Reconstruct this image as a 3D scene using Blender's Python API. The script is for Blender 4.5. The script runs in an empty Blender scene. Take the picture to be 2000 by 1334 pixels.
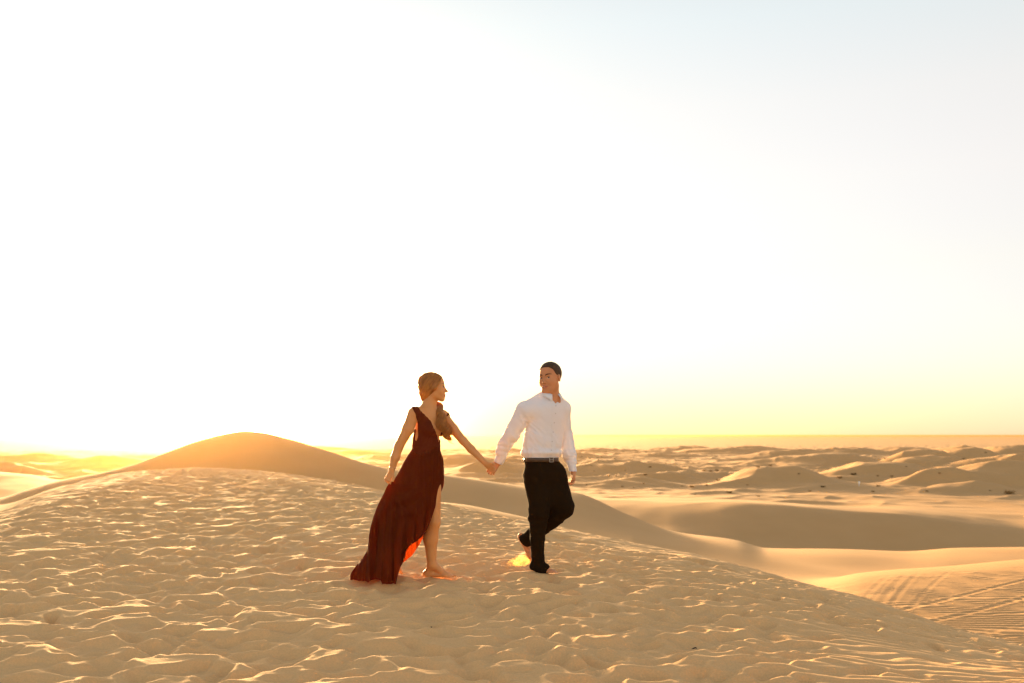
import bpy, math, random
import numpy as np
from mathutils import Vector
R = math.radians
C = bpy.context.scene.collection
rng = np.random.default_rng(7)
random.seed(7)

# ------------------------------------------------------------------ camera
# lens 35 mm on 36 mm; image maths below in the photograph's 2000 px frame
F = 1944.4            # focal length in photo pixels
HZ = 850.0            # horizon row
CZ = 1.25             # camera height above the level of the walkers' feet
cam_d = bpy.data.cameras.new('camera'); cam = bpy.data.objects.new('camera', cam_d); C.objects.link(cam)
cam.location = (0, 0, CZ)
ROLL = 0.0
cam.rotation_euler = (R(90), ROLL, 0)
cam_d.sensor_width = 36; cam_d.lens = 35
cam_d.shift_y = (850-667)/2000
cam_d.clip_start = 0.05; cam_d.clip_end = 60000
cam_d.dof.use_dof = True; cam_d.dof.focus_distance = 8.3; cam_d.dof.aperture_fstop = 2.8
bpy.context.scene.camera = cam

# ------------------------------------------------------------------ light
SUN_AZ = math.atan((385-1000)/F)      # angle from +Y towards +X
SUN_EL = R(4.3)
# colours below are as exposed (divided by the exposure gain further down)
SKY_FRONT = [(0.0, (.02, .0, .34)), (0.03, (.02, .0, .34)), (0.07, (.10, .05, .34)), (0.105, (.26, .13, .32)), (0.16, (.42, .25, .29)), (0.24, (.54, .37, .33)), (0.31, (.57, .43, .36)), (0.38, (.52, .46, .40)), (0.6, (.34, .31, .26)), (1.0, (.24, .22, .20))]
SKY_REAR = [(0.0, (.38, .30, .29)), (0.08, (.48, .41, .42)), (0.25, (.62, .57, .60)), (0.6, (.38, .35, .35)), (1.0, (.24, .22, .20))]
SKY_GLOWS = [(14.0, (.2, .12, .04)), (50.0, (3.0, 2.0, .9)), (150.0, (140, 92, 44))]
w = bpy.data.worlds.new('World'); bpy.context.scene.world = w; w.use_nodes = True
nt = w.node_tree; nt.nodes.clear()
out = nt.nodes.new('ShaderNodeOutputWorld'); bg = nt.nodes.new('ShaderNodeBackground')
sky = nt.nodes.new('ShaderNodeTexSky'); sky.sky_type = 'NISHITA'; sky.sun_disc = False
sky.sun_elevation = SUN_EL; sky.sun_rotation = SUN_AZ
sky.air_density = 1.0; sky.dust_density = 0.1; sky.ozone_density = 1.0
bg.inputs['Strength'].default_value = 0.05
# the open sky: physical sky plus the bright milky dusk air (direction based, all round)
N = nt.nodes; L = nt.links
def wnode(t, **kw):
    n = N.new(t)
    for k, v in kw.items(): setattr(n, k, v)
    return n
def wmath(op, a, b=None):
    n = wnode('ShaderNodeMath', operation=op)
    for i, v in enumerate((a, b)):
        if v is None: continue
        if isinstance(v, (int, float)): n.inputs[i].default_value = v
        else: L.new(v, n.inputs[i])
    return n.outputs[0]
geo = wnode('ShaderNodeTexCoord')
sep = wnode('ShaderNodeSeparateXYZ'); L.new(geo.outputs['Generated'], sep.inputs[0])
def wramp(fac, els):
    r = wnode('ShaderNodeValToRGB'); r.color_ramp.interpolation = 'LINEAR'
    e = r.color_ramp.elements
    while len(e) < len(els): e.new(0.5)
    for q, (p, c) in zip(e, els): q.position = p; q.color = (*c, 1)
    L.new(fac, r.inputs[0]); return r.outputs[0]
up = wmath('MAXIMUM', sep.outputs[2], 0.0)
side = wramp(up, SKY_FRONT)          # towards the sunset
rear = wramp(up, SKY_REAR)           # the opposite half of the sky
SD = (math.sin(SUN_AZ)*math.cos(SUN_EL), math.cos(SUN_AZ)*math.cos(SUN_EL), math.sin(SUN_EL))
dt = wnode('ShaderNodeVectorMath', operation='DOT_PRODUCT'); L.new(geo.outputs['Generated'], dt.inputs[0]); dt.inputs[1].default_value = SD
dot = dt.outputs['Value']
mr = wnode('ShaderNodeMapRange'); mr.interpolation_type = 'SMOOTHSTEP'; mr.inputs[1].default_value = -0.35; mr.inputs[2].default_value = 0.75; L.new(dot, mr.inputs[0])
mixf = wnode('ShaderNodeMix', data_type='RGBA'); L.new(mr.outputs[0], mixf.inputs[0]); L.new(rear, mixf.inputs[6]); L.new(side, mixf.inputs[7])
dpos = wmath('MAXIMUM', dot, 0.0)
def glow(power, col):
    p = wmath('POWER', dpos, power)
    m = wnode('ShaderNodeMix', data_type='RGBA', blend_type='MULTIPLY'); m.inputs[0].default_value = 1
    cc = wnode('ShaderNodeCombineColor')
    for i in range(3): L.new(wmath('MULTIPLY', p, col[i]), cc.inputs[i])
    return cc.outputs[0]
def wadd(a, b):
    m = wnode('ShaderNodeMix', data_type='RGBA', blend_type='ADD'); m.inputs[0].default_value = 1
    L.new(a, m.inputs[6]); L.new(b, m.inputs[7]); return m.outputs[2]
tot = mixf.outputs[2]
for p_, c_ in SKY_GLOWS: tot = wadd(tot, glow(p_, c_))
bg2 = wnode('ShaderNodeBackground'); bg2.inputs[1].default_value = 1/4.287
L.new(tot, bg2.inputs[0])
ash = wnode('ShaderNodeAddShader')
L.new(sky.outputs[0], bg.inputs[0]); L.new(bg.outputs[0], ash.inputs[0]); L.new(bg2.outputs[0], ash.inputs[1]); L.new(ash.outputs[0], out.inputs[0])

sd = bpy.data.lights.new('sun', 'SUN'); sun = bpy.data.objects.new('sun', sd); C.objects.link(sun)
sd.energy = 5.0; sd.angle = R(3.0); sd.color = (1.0, 0.62, 0.28)
sdir = Vector((math.sin(SUN_AZ)*math.cos(SUN_EL), math.cos(SUN_AZ)*math.cos(SUN_EL), math.sin(SUN_EL)))
sun.rotation_euler = sdir.to_track_quat('Z', 'Y').to_euler()

sc = bpy.context.scene
sc.view_settings.view_transform = 'Standard'; sc.view_settings.look = 'None'
sc.view_settings.exposure = 2.1; sc.view_settings.gamma = 1.0
sc.render.engine = 'CYCLES'

# ------------------------------------------------------------------ helpers
def tag(o, label=None, cat=None, group=None, kind=None):
    if label: o['label'] = label
    if cat: o['category'] = cat
    if group: o['group'] = group
    if kind: o['kind'] = kind
    return o

def mesh_obj(name, verts, faces, mat=None, parent=None, smooth=True):
    me = bpy.data.meshes.new(name)
    verts = np.asarray(verts, dtype=np.float32).reshape(-1, 3)
    faces = np.asarray(faces, dtype=np.int32)
    n, k = faces.shape
    me.vertices.add(len(verts)); me.vertices.foreach_set('co', verts.ravel())
    me.loops.add(n*k); me.loops.foreach_set('vertex_index', faces.ravel())
    me.polygons.add(n)
    me.polygons.foreach_set('loop_start', np.arange(0, n*k, k, dtype=np.int32))
    me.polygons.foreach_set('loop_total', np.full(n, k, dtype=np.int32))
    me.update(calc_edges=True)
    if smooth: me.polygons.foreach_set('use_smooth', np.ones(n, dtype=bool))
    if mat: me.materials.append(mat)
    o = bpy.data.objects.new(name, me); C.objects.link(o)
    if parent: o.parent = parent
    return o

def hash2(ix, iy, seed):
    h = (ix.astype(np.int64)*374761393 + iy.astype(np.int64)*668265263 + seed*974634777) & 0xffffffff
    h = ((h ^ (h >> 13)) * 1274126177) & 0xffffffff
    h = (h ^ (h >> 16)) & 0xffffffff
    return h

def noise2(x, y, seed=0):
    """gradient noise about -0.7..0.7"""
    x = np.asarray(x, dtype=np.float64); y = np.asarray(y, dtype=np.float64)
    x0 = np.floor(x); y0 = np.floor(y); fx = x-x0; fy = y-y0
    u = fx*fx*fx*(fx*(fx*6-15)+10); v = fy*fy*fy*(fy*(fy*6-15)+10)
    def g(dx, dy):
        a = hash2(x0+dx, y0+dy, seed)*(2*math.pi/4294967296.0)
        return np.cos(a)*(fx-dx) + np.sin(a)*(fy-dy)
    n0 = g(0, 0)*(1-u)+g(1, 0)*u; n1 = g(0, 1)*(1-u)+g(1, 1)*u
    return (n0*(1-v)+n1*v)*1.5

def smooth01(t):
    t = np.clip(t, 0, 1); return t*t*(3-2*t)

def pchip_slopes(x, y):
    """x,y arrays (n, m): monotone cubic slopes along axis 0"""
    h = np.diff(x, axis=0); d = np.diff(y, axis=0)/h
    m = np.zeros_like(y)
    for i in range(1, len(y)-1):
        w1 = 2*h[i]+h[i-1]; w2 = h[i]+2*h[i-1]
        same = d[i-1]*d[i] > 0
        den = np.where(same, w1/np.where(d[i-1] == 0, 1, d[i-1])+w2/np.where(d[i] == 0, 1, d[i]), 1)
        m[i] = np.where(same, (w1+w2)/den, 0)
    m[0] = d[0]; m[-1] = d[-1]
    return m

def herm(t, h, y0, y1, m0, m1):
    t2 = t*t; t3 = t2*t
    return (2*t3-3*t2+1)*y0 + (t3-2*t2+t)*h*m0 + (-2*t3+3*t2)*y1 + (t3-t2)*h*m1

def curve(pts, x):
    p = np.array(pts, dtype=float); xs = p[:, 0:1]; ys = p[:, 1:2]
    m = pchip_slopes(xs, ys)[:, 0]; xs = xs[:, 0]; ys = ys[:, 0]
    x = np.clip(x, xs[0], xs[-1]); i = np.clip(np.searchsorted(xs, x, side='right')-1, 0, len(xs)-2)
    h = xs[i+1]-xs[i]; t = (x-xs[i])/h
    return herm(t, h, ys[i], ys[i+1], m[i], m[i+1])

def sm(x, a, b): return smooth01((x-a)/(b-a))

# ------------------------------------------------------------------ dunes
# silhouettes of the dunes, read along the view as (column, row) and (column, distance)
CREST_PY = [(-600, 1120), (-200, 1045), (0, 999), (95, 962), (182, 936), (289, 919), (380, 914), (494, 918), (608, 931), (684, 945), (741, 957),
            (870, 985), (1000, 1012), (1100, 1033), (1235, 1061), (1415, 1097), (1550, 1133), (1730, 1182), (1865, 1229), (2000, 1262), (2300, 1345), (2700, 1460)]
CREST_Y = [(-600, 9), (-200, 12), (0, 15), (100, 18), (200, 22), (380, 26), (600, 22), (740, 18), (870, 15.5), (1075, 13), (1235, 11.8),
           (1415, 10.6), (1550, 10), (1730, 9.4), (2000, 8.8), (2700, 7)]
def crest_dist(px): return 1.1*curve(CREST_Y, px)
def fg_params(px):
    yc = crest_dist(px); py = curve(CREST_PY, px)
    g = -(py-HZ)/F                       # z/Y at crest
    A = np.maximum((1.40+g*5.6), 0.08)/np.power(1-5.6/yc, 1.6)
    return yc, g, A

# further feature lines: rows (py or z) and distances; columns in photo px
def PY(p): return ('py', p)
def ZZ(p): return ('z', p)
ROWS = [
 # hollow behind the near dune
 (ZZ([(-600, -3.5), (0, -2.6), (400, -4.2), (900, -4.6), (1300, -4.0), (1600, -3.3), (2000, -3.4), (2700, -3.6)]),
  [(-600, 22), (0, 25), (380, 38), (740, 30), (1075, 23), (1415, 19), (1600, 17.0), (2000, 15.5), (2700, 14)]),
 # crest of the sunlit dune with the wheel tracks (right)
 (PY([(-600, 1010), (0, 985), (150, 945), (400, 950), (900, 985), (1200, 1065), (1400, 1118), (1563, 1137), (1685, 1119), (1865, 1106), (2000, 1095), (2700, 1050)]),
  [(-600, 34), (0, 36), (380, 48), (740, 44), (1075, 36), (1415, 31), (2000, 30), (2700, 30)]),
 (ZZ([(-600, -4.5), (0, -4.2), (380, -3.2), (740, -4.0), (1200, -4.6), (1500, -4.9), (1800, -5.05), (2000, -5.1), (2700, -5.1)]),
  [(-600, 42), (0, 42), (380, 52), (740, 50), (1075, 44), (1415, 37), (1700, 35), (2000, 34), (2700, 34)]),
 # ridge B: peak dune left, long flank, low ridge right
 (PY([(-600, 1010), (-100, 985), (0, 975), (60, 955), (114, 939), (190, 926), (250, 911), (320, 887), (390, 860), (440, 846), (480, 841), (515, 844), (560, 856), (620, 874), (740, 912), (865, 929), (1000, 947),
      (1125, 965), (1225, 1008), (1312, 1038), (1437, 1056), (1500, 1072), (1650, 1078), (1775, 1084), (1862, 1081), (2000, 1080), (2700, 1078)]),
  [(-600, 50), (0, 52), (190, 58), (480, 66), (740, 64), (1000, 62), (1225, 56), (1415, 50), (1600, 47), (2000, 44), (2700, 44)]),
 # bowl
 (ZZ([(-600, -6), (0, -6.0), (300, -8), (480, -8.0), (740, -8.5), (1000, -8.6), (1200, -8.3), (1300, -8.3), (1400, -8.9), (1500, -9.9), (2000, -9.9), (2700, -9.9)]),
  [(-600, 75), (0, 75), (480, 88), (1000, 84), (1225, 76), (1415, 76), (1700, 78), (2000, 76), (2700, 76)]),
 # ridge C
 (PY([(-600, 912), (0, 921), (60, 926), (110, 936), (200, 950), (480, 957), (900, 960), (1060, 966), (1190, 978), (1315, 981), (1450, 984), (1575, 992), (1675, 1000), (1750, 1003), (1825, 1011), (1900, 1021), (2000, 1030), (2700, 1034)]),
  [(-600, 120), (0, 120), (480, 118), (1000, 112), (1315, 102), (1600, 93), (2000, 90), (2700, 90)]),
 (ZZ([(-600, -9.6), (0, -9.6), (300, -9.5), (1000, -9.4), (1200, -9.1), (1450, -8.6), (1600, -8.9), (1750, -8.7), (2000, -8.85), (2700, -8.95)]),
  [(-600, 150), (0, 150), (1000, 150), (1300, 140), (1600, 128), (2000, 122), (2700, 120)]),
 (ZZ([(-600, -9.6), (1000, -9.5), (1500, -9.3), (2000, -9.1), (2700, -9.15)]),
  [(-600, 185), (2700, 175)]),
 (ZZ([(-600, -10.0), (2700, -9.6)]), [(-600, 420), (2700, 420)]),
 (ZZ([(-600, -10.0), (2700, -9.6)]), [(-600, 40000), (2700, 40000)]),
]

def wpt(px, Y):    # ground plan point for column px at distance Y
    return ((px-1000)/F*Y, Y)

# separate mounds of the rolling desert: (px, crest row, distance, half width across m, length along view m, sharpness, skew)
def mounds(X, Y, z):
    M = [  # px, py_top, Y, wx, wy, lean
      (1535, 905, 190, 9.5, 12, 0.0), (1480, 925, 188, 9, 8, 0), (1720, 902, 210, 13, 12, 0.0), (1655, 925, 200, 9, 7, 0), (1975, 900, 185, 15, 12, 0), (1860, 912, 180, 9, 6, 0),
      (1900, 936, 158, 8, 6, 0), (1180, 901, 260, 14, 12, 0), (1235, 902, 250, 14, 10, 0), (1330, 919, 215, 11, 9, 0), (1270, 930, 190, 7, 7, 0),
      (1195, 935, 185, 8, 6, 0), (1160, 868, 600, 22, 22, 0), (1340, 864, 640, 20, 20, 0), (1400, 866, 560, 16, 22, 0), (1470, 866, 640, 22, 22, 0), (1280, 873, 480, 18, 20, 0),
      (1600, 880, 330, 16, 15, 0), (1560, 871, 420, 20, 18, 0), (1985, 860, 400, 16, 20, 0), (1900, 868, 330, 15, 12, 0), (1800, 875, 300, 12, 12, 0),
      (1820, 885, 270, 9, 10, 0), (1640, 868, 520, 22, 20, 0), (1770, 866, 560, 20, 24, 0), (1880, 864, 520, 16, 22, 0), (1090, 875, 450, 18, 20, 0),
      (900, 885, 350, 16, 14, 0), (960, 900, 260, 12, 10, 0), (60, 880, 380, 22, 15, 0), (200, 890, 300, 20, 13, 0), (330, 880, 420, 22, 15, 0), (-20, 900, 240, 16, 10, 0),
      (700, 872, 520, 22, 20, 0), (620, 865, 640, 24, 22, 0), (790, 880, 420, 16, 15, 0), (1000, 870, 600, 22, 20, 0),
      (1990, 880, 250, 14, 12, 0), (2080, 890, 230, 16, 13, 0), (2200, 900, 190, 16, 12, 0)]
    for px, py, Yc, wx, wy, ln in M:
        xc = (px-1000)/F*Yc; top = -(py+(5 if Yc > 350 else 0)-HZ)/F*Yc
        base = -9.5; H = top-base
        m = (np.abs(X-xc) < 3.4*wx) & (np.abs(Y-Yc) < 3.4*wy)
        if not m.any(): continue
        dx = (X[m]-xc)/wx; dy = (Y[m]-Yc)/wy
        wob = 0.35*noise2(X[m]/wx*0.9, Y[m]/wy*0.9, int(px)+3)
        rr = np.sqrt(dx*dx+dy*dy+0.03)+wob
        # a crest line running away from the camera makes a lit flank and a shaded flank
        prof = np.exp(-np.power(np.maximum(rr, 0), 1.75)*0.75)
        z[m] = np.maximum(z[m], 0) * 0 + smax(z[m], base - .75 + (H+.7)*prof, 0.5)
    return z

def smax(a, b, k):
    h = np.clip(0.5+0.5*(a-b)/k, 0, 1)
    return b*(1-h)+a*h + k*h*(1-h)

def macro(X, Y):
    """height (relative to the camera) of the dune field"""
    X = np.asarray(X, float); Y = np.asarray(Y, float)
    Ys = np.maximum(Y, 0.3); 
    px = np.clip(1000+F*X/Ys, -600, 2700)
    yc, g, A = fg_params(px)
    # near dune up to its crest
    t = np.clip(1-Y/yc, 0, 2.0)
    z = g*np.clip(Y, -5, None) - A*np.power(t, 1.6)
    ys = [yc]; zs = [g*yc]
    for (kind, p), yy in ROWS:
        yv = curve(yy, px); v = curve(p, px)
        zs.append(v if kind == 'z' else -(v-HZ)/F*yv); ys.append(yv)
    ys = np.array(ys); zs = np.array(zs); m = pchip_slopes(ys, zs)
    m[0] = g
    m[-1] = 0; m[-2] = 0
    for i in range(len(ys)-1):
        k = (Y > ys[i]) & (Y <= ys[i+1])
        h = (ys[i+1]-ys[i])[k]; tt = (Y[k]-ys[i][k])/h
        z[k] = herm(tt, h, zs[i][k], zs[i+1][k], m[i][k], m[i+1][k])
    z = np.where(Y > 30000, -9.8, z)
    # spur running down from ridge C into the bowl
    P = [wpt(1317, 104)+(0.0,), wpt(1400, 96)+(.35,), wpt(1462, 88)+(.6,), wpt(1550, 74)+(.45,), wpt(1640, 60)+(0,)]
    spur = np.zeros_like(z)
    for a, b in zip(P[:-1], P[1:]):
        m_ = (Y > 50) & (Y < 115) & (X > 5) & (X < 45)
        if m_.any():
            x = X[m_]; y = Y[m_]; dx = b[0]-a[0]; dy = b[1]-a[1]; L2 = dx*dx+dy*dy
            tt = np.clip(((x-a[0])*dx+(y-a[1])*dy)/L2, 0, 1)
            d = np.hypot(x-a[0]-tt*dx, y-a[1]-tt*dy)
            spur[m_] = np.maximum(spur[m_], (a[2]*(1-tt)+b[2]*tt)*np.exp(-(d/4.5)**2))
    z = z+spur
    far = Y > 105
    if far.any():
        zf = z[far]; x = X[far]; y = Y[far]
        zf = mounds(x, y, zf)
        # rolling small dunes, crests running across the wind
        def ridged(xx, yy, s): return 1-np.abs(noise2(xx, yy, s))*2.0
        amp = (.35*sm(y, 112, 130)+.65*sm(y, 150, 230))*(1-sm(y, 700, 1500))
        a1 = ridged(x/24+0.3*noise2(x/50, y/50, 5), y/24, 11)
        a2 = ridged(x/9, y/11+0.3*noise2(x/20, y/20, 6), 12)
        a3 = noise2(x/3.6, y/5.0, 13)+.5*noise2(x/1.7, y/2.4, 14)
        zf = zf + amp*((0.9-.4*sm(y, 220, 420))*np.clip(a1, 0, 1)**2 + 0.42*np.clip(a2, 0, 1)**2*(0.4+0.6*np.clip(noise2(x/60, y/60, 3)+.5, 0, 1)) - .5)
        zf = zf + 0.085*a3*sm(y, 125, 160)*(1-sm(y, 900, 1400))
        z[far] = zf
    # broad soft undulation so no flank is a perfect surface
    mid = (Y > 15) & (Y < 400)
    z[mid] += (0.10*noise2(X[mid]/9, Y[mid]/14, 21)+0.05*noise2(X[mid]/3.5, Y[mid]/6, 22))*sm(Y[mid], 18, 40)
    return z
def zs_add(z, a): return z+a

# ---- trampled surface of the near dune, as a raster of depressions
RX0, RX1, RY0, RY1, RS = -12.0, 9.5, 2.5, 31.0, 0.0125
nx = int((RX1-RX0)/RS); ny = int((RY1-RY0)/RS)
fp = np.zeros((ny, nx), dtype=np.float32)
rim = np.zeros((ny, nx), dtype=np.float32)
def stamp(x, y, a, b, ang, depth, p=2.0):
    R_ = max(a, b)*1.55
    i0 = max(int((x-R_-RX0)/RS), 0); i1 = min(int((x+R_-RX0)/RS)+1, nx)
    j0 = max(int((y-R_-RY0)/RS), 0); j1 = min(int((y+R_-RY0)/RS)+1, ny)
    if i1 <= i0 or j1 <= j0: return
    xx = RX0+np.arange(i0, i1)*RS-x; yy = (RY0+np.arange(j0, j1)*RS-y)[:, None]
    c, s = math.cos(ang), math.sin(ang)
    u = (xx*c+yy*s)/a; v = (-xx*s+yy*c)/b
    u = u + 0.18*v*v*math.sin(x*31.7)                 # bent outlines
    q = np.sqrt(u*u+v*v)
    h = depth*(np.minimum(q, 1)**p-1)
    sub = fp[j0:j1, i0:i1]; np.minimum(sub, h, out=sub)
    rr = 0.18*depth*np.exp(-((q-1.06)/0.16)**2)
    sub = rim[j0:j1, i0:i1]; np.maximum(sub, rr, out=sub)

def density(x, y):
    px = 1000+F*x/y; yc = float(crest_dist(np.array([px]))[0])
    d = 1.0
    rel = y/yc
    if px > 1000: d *= 1-0.85*float(sm(rel, 0.78, 0.93))
    else: d *= 1-0.3*float(sm(rel, 0.95, 1.05))
    if px < 420: d *= 1-0.8*float(sm(rel, 0.68, 0.80))*(1-float(sm(px, 200, 420)))
    # windblown rippled corner at lower right
    d *= 1-0.75*float(sm(px, 1380, 1650))*float(sm(1-rel, 0.12, 0.3))
    return d
npr = 0
for k in range(24000):
    x = rng.uniform(-11.5, 9.2); y = 2.8+27.5*rng.random()**1.0
    if abs(x) > 0.62*y+1.2: continue
    if rng.random() > density(x, y): continue
    big = rng.random()
    a = rng.uniform(0.085, 0.185); b = a*rng.uniform(0.36, 0.72)
    ang = rng.normal(0.12, 0.50) if rng.random() < .8 else rng.uniform(0, 3.14)
    dep = rng.uniform(0.034, 0.080)*(0.75+0.5*big)*(a/.15)
    stamp(x, y, a*1.1, b*1.1, ang, dep, rng.uniform(1.5, 2.4)); npr += 1
    if rng.random() < .35:   # heel and ball of the same foot
        stamp(x+math.cos(ang)*a*.8, y+math.sin(ang)*a*.8, a*.6, b*.85, ang, dep*1.05, 2.0)
def blur(a, n=1):
    for _ in range(n):
        a = (np.roll(a, 1, 0)+2*a+np.roll(a, -1, 0))/4
        a = (np.roll(a, 1, 1)+2*a+np.roll(a, -1, 1))/4
    return a
fp = blur(fp, 4)+blur(rim, 4)
del rim
gx = RX0+np.arange(nx)*RS; gy = RY0+np.arange(ny)*RS
GX, GY = np.meshgrid(gx[::2], gy[::2])
lump = 0.013*noise2(GX/0.42, GY/0.34, 31)+0.006*noise2(GX/0.19, GY/0.15, 32)+0.02*noise2(GX/1.3, GY/1.1, 33)
lump = lump + 0.004*(1-2*np.abs(noise2(GX/0.22+noise2(GX/.5, GY/.5, 8), GY/0.075, 34)))
lump = np.repeat(np.repeat(lump, 2, 0), 2, 1)[:ny, :nx]
lump = np.pad(lump, ((0, ny-lump.shape[0]), (0, nx-lump.shape[1])), mode='edge')
fp += blur(lump.astype(np.float32), 2)
del GX, GY, lump

def ripples(X, Y):
    """wind ripples, sharp crested"""
    ph = (Y*0.97+X*0.22)/0.115 + 1.6*noise2(X/0.9, Y/0.7, 41)+0.6*noise2(X/0.33, Y/0.4, 42)
    r = np.sin(ph*2*math.pi*0.78)
    return 0.0062*(r+0.25*np.cos(2*ph*2*math.pi*.78))

def sample_fp(X, Y):
    fx = (X-RX0)/RS; fy = (Y-RY0)/RS
    ok = (fx > 1) & (fx < nx-2) & (fy > 1) & (fy < ny-2)
    fx = np.clip(fx, 0, nx-2); fy = np.clip(fy, 0, ny-2)
    i = fx.astype(int); j = fy.astype(int); u = fx-i; v = fy-j
    a = fp[j, i]*(1-u)*(1-v)+fp[j, i+1]*u*(1-v)+fp[j+1, i]*(1-u)*v+fp[j+1, i+1]*u*v
    return np.where(ok, a, 0)

# wheel tracks on the lit dune: polylines of (px, py-ish distance)
TRACKS = [
 ([(1560, 17.6), (1700, 19.6), (1850, 22), (2050, 25.5)], .16), ([(1640, 16.8), (1800, 18.6), (1930, 20.6), (2080, 23.2)], .16),
 ([(1790, 15.9), (1900, 16.7), (2100, 17.8)], .14), ([(1800, 15.3), (1920, 15.9), (2120, 16.6)], .14),
 ([(1690, 18.6), (1722, 22), (1770, 28.0)], .16), ([(1708, 18.2), (1745, 22), (1800, 28.6)], .14), ([(1655, 19.5), (1690, 23), (1742, 28.4)], .14),
 ([(1740, 18.0), (1790, 22), (1852, 27.5)], .12), ([(1900, 17.0), (1960, 18.0), (2050, 20.0)], .12)]
def tracks(X, Y):
    z = np.zeros_like(X)
    for pl, wd in TRACKS:
        P = []
        pp = np.array(pl, float); n = 14
        tt = np.linspace(pp[0, 0], pp[-1, 0], n); yy = curve(pl, tt)
        for a, b in zip(tt, yy): P.append(wpt(a, b))
        best = np.full(X.shape, 9.0)
        for a, b in zip(P[:-1], P[1:]):
            dx = b[0]-a[0]; dy = b[1]-a[1]; L2 = dx*dx+dy*dy
            t = np.clip(((X-a[0])*dx+(Y-a[1])*dy)/L2, 0, 1)
            best = np.minimum(best, np.hypot(X-a[0]-t*dx, Y-a[1]-t*dy))
        z += (.2 if wd < .13 or pl[-1][1] > 27 else .7)*(-0.013*np.exp(-(best/(wd*.42))**2)+0.007*np.exp(-((best-.9*wd)/(0.3*wd))**2))
    return z

FOOTMASK = []     # (x, y, r): kept level where the walkers stand
def height(X, Y):
    z = macro(X, Y)
    near = (Y > 2.0) & (Y < 34)
    if near.any():
        x = X[near]; y = Y[near]; px = np.clip(1000+F*x/y, -600, 2700); yc = crest_dist(px)
        rel = y/yc
        k = 1-sm(rel, 1.0, 1.12)
        k = np.maximum(k, 0)
        zz = z[near]
        d = sample_fp(x, y)*k
        rip = ripples(x, y)
        rk = (sm(px, 1250, 1550)*0.9+0.12)*k
        rk = np.maximum(rk, 0.35*sm(rel, .8, .92)*k)
        trk = sm(px, 1400, 1560)*sm(rel, 1.25, 1.5)*(1-sm(y, 26, 30))
        d = d + rip*rk + ripples(x*.55+3, y*.55)*1.7*trk
        m = trk > 0.02
        if m.any():
            t_ = np.zeros_like(d); t_[m] = tracks(x[m], y[m])*trk[m]; d = d+t_
        for fx_, fy_, fr in FOOTMASK:
            d = d*(1-0.75*np.exp(-((x-fx_)**2+(y-fy_)**2)/fr**2))
        z[near] = zz+d
    return z

def ground_hit(px, py, y0=4.0, y1=13.0):
    """distance at which the view ray through (px,py) meets the near dune"""
    ys = np.linspace(y0, y1, 2000); z = macro((px-1000)/F*ys, ys)
    ray = -(py-HZ)/F*ys
    i = np.argmax(ray <= z); return float(ys[i])
def ground_z(x, y): return float(height(np.array([x], float), np.array([y], float))[0])

# ------------------------------------------------------------------ sand material
def sand_material(name, col, col2, bump=0.35, ripple=0.0):
    m = bpy.data.materials.new(name); m.use_nodes = True; t = m.node_tree; N = t.nodes; L = t.links
    b = N['Principled BSDF']; b.inputs['Roughness'].default_value = 0.95; b.inputs['Specular IOR Level'].default_value = 0.15
    tc = N.new('ShaderNodeTexCoord')
    n1 = N.new('ShaderNodeTexNoise'); n1.inputs['Scale'].default_value = 0.35; n1.inputs['Detail'].default_value = 6
    n2 = N.new('ShaderNodeTexNoise'); n2.inputs['Scale'].default_value = 90; n2.inputs['Detail'].default_value = 4
    mx = N.new('ShaderNodeMix'); mx.data_type = 'RGBA'; mx.inputs[6].default_value = (*col, 1); mx.inputs[7].default_value = (*col2, 1)
    L.new(tc.outputs['Object'], n1.inputs['Vector']); L.new(tc.outputs['Object'], n2.inputs['Vector'])
    L.new(n1.outputs[0], mx.inputs[0])
    mx2 = N.new('ShaderNodeMix'); mx2.data_type = 'RGBA'; mx2.blend_type = 'MULTIPLY'; mx2.inputs[0].default_value = 0.35
    rp = N.new('ShaderNodeValToRGB'); rp.color_ramp.elements[0].position = .3; rp.color_ramp.elements[0].color = (.6, .6, .6, 1); rp.color_ramp.elements[1].position = .7
    L.new(n2.outputs[0], rp.inputs[0]); L.new(mx.outputs[2], mx2.inputs[6]); L.new(rp.outputs[0], mx2.inputs[7])
    L.new(mx2.outputs[2], b.inputs['Base Color'])
    bp = N.new('ShaderNodeBump'); bp.inputs['Strength'].default_value = bump; bp.inputs['Distance'].default_value = 0.01
    L.new(n2.outputs[0], bp.inputs['Height'])
    L.new(bp.outputs[0], b.inputs['Normal'])
    return m
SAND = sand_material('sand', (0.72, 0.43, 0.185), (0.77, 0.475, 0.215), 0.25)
SAND_FAR = sand_material('desert_sand', (0.55, 0.315, 0.125), (0.61, 0.36, 0.155), 0.0)

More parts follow.
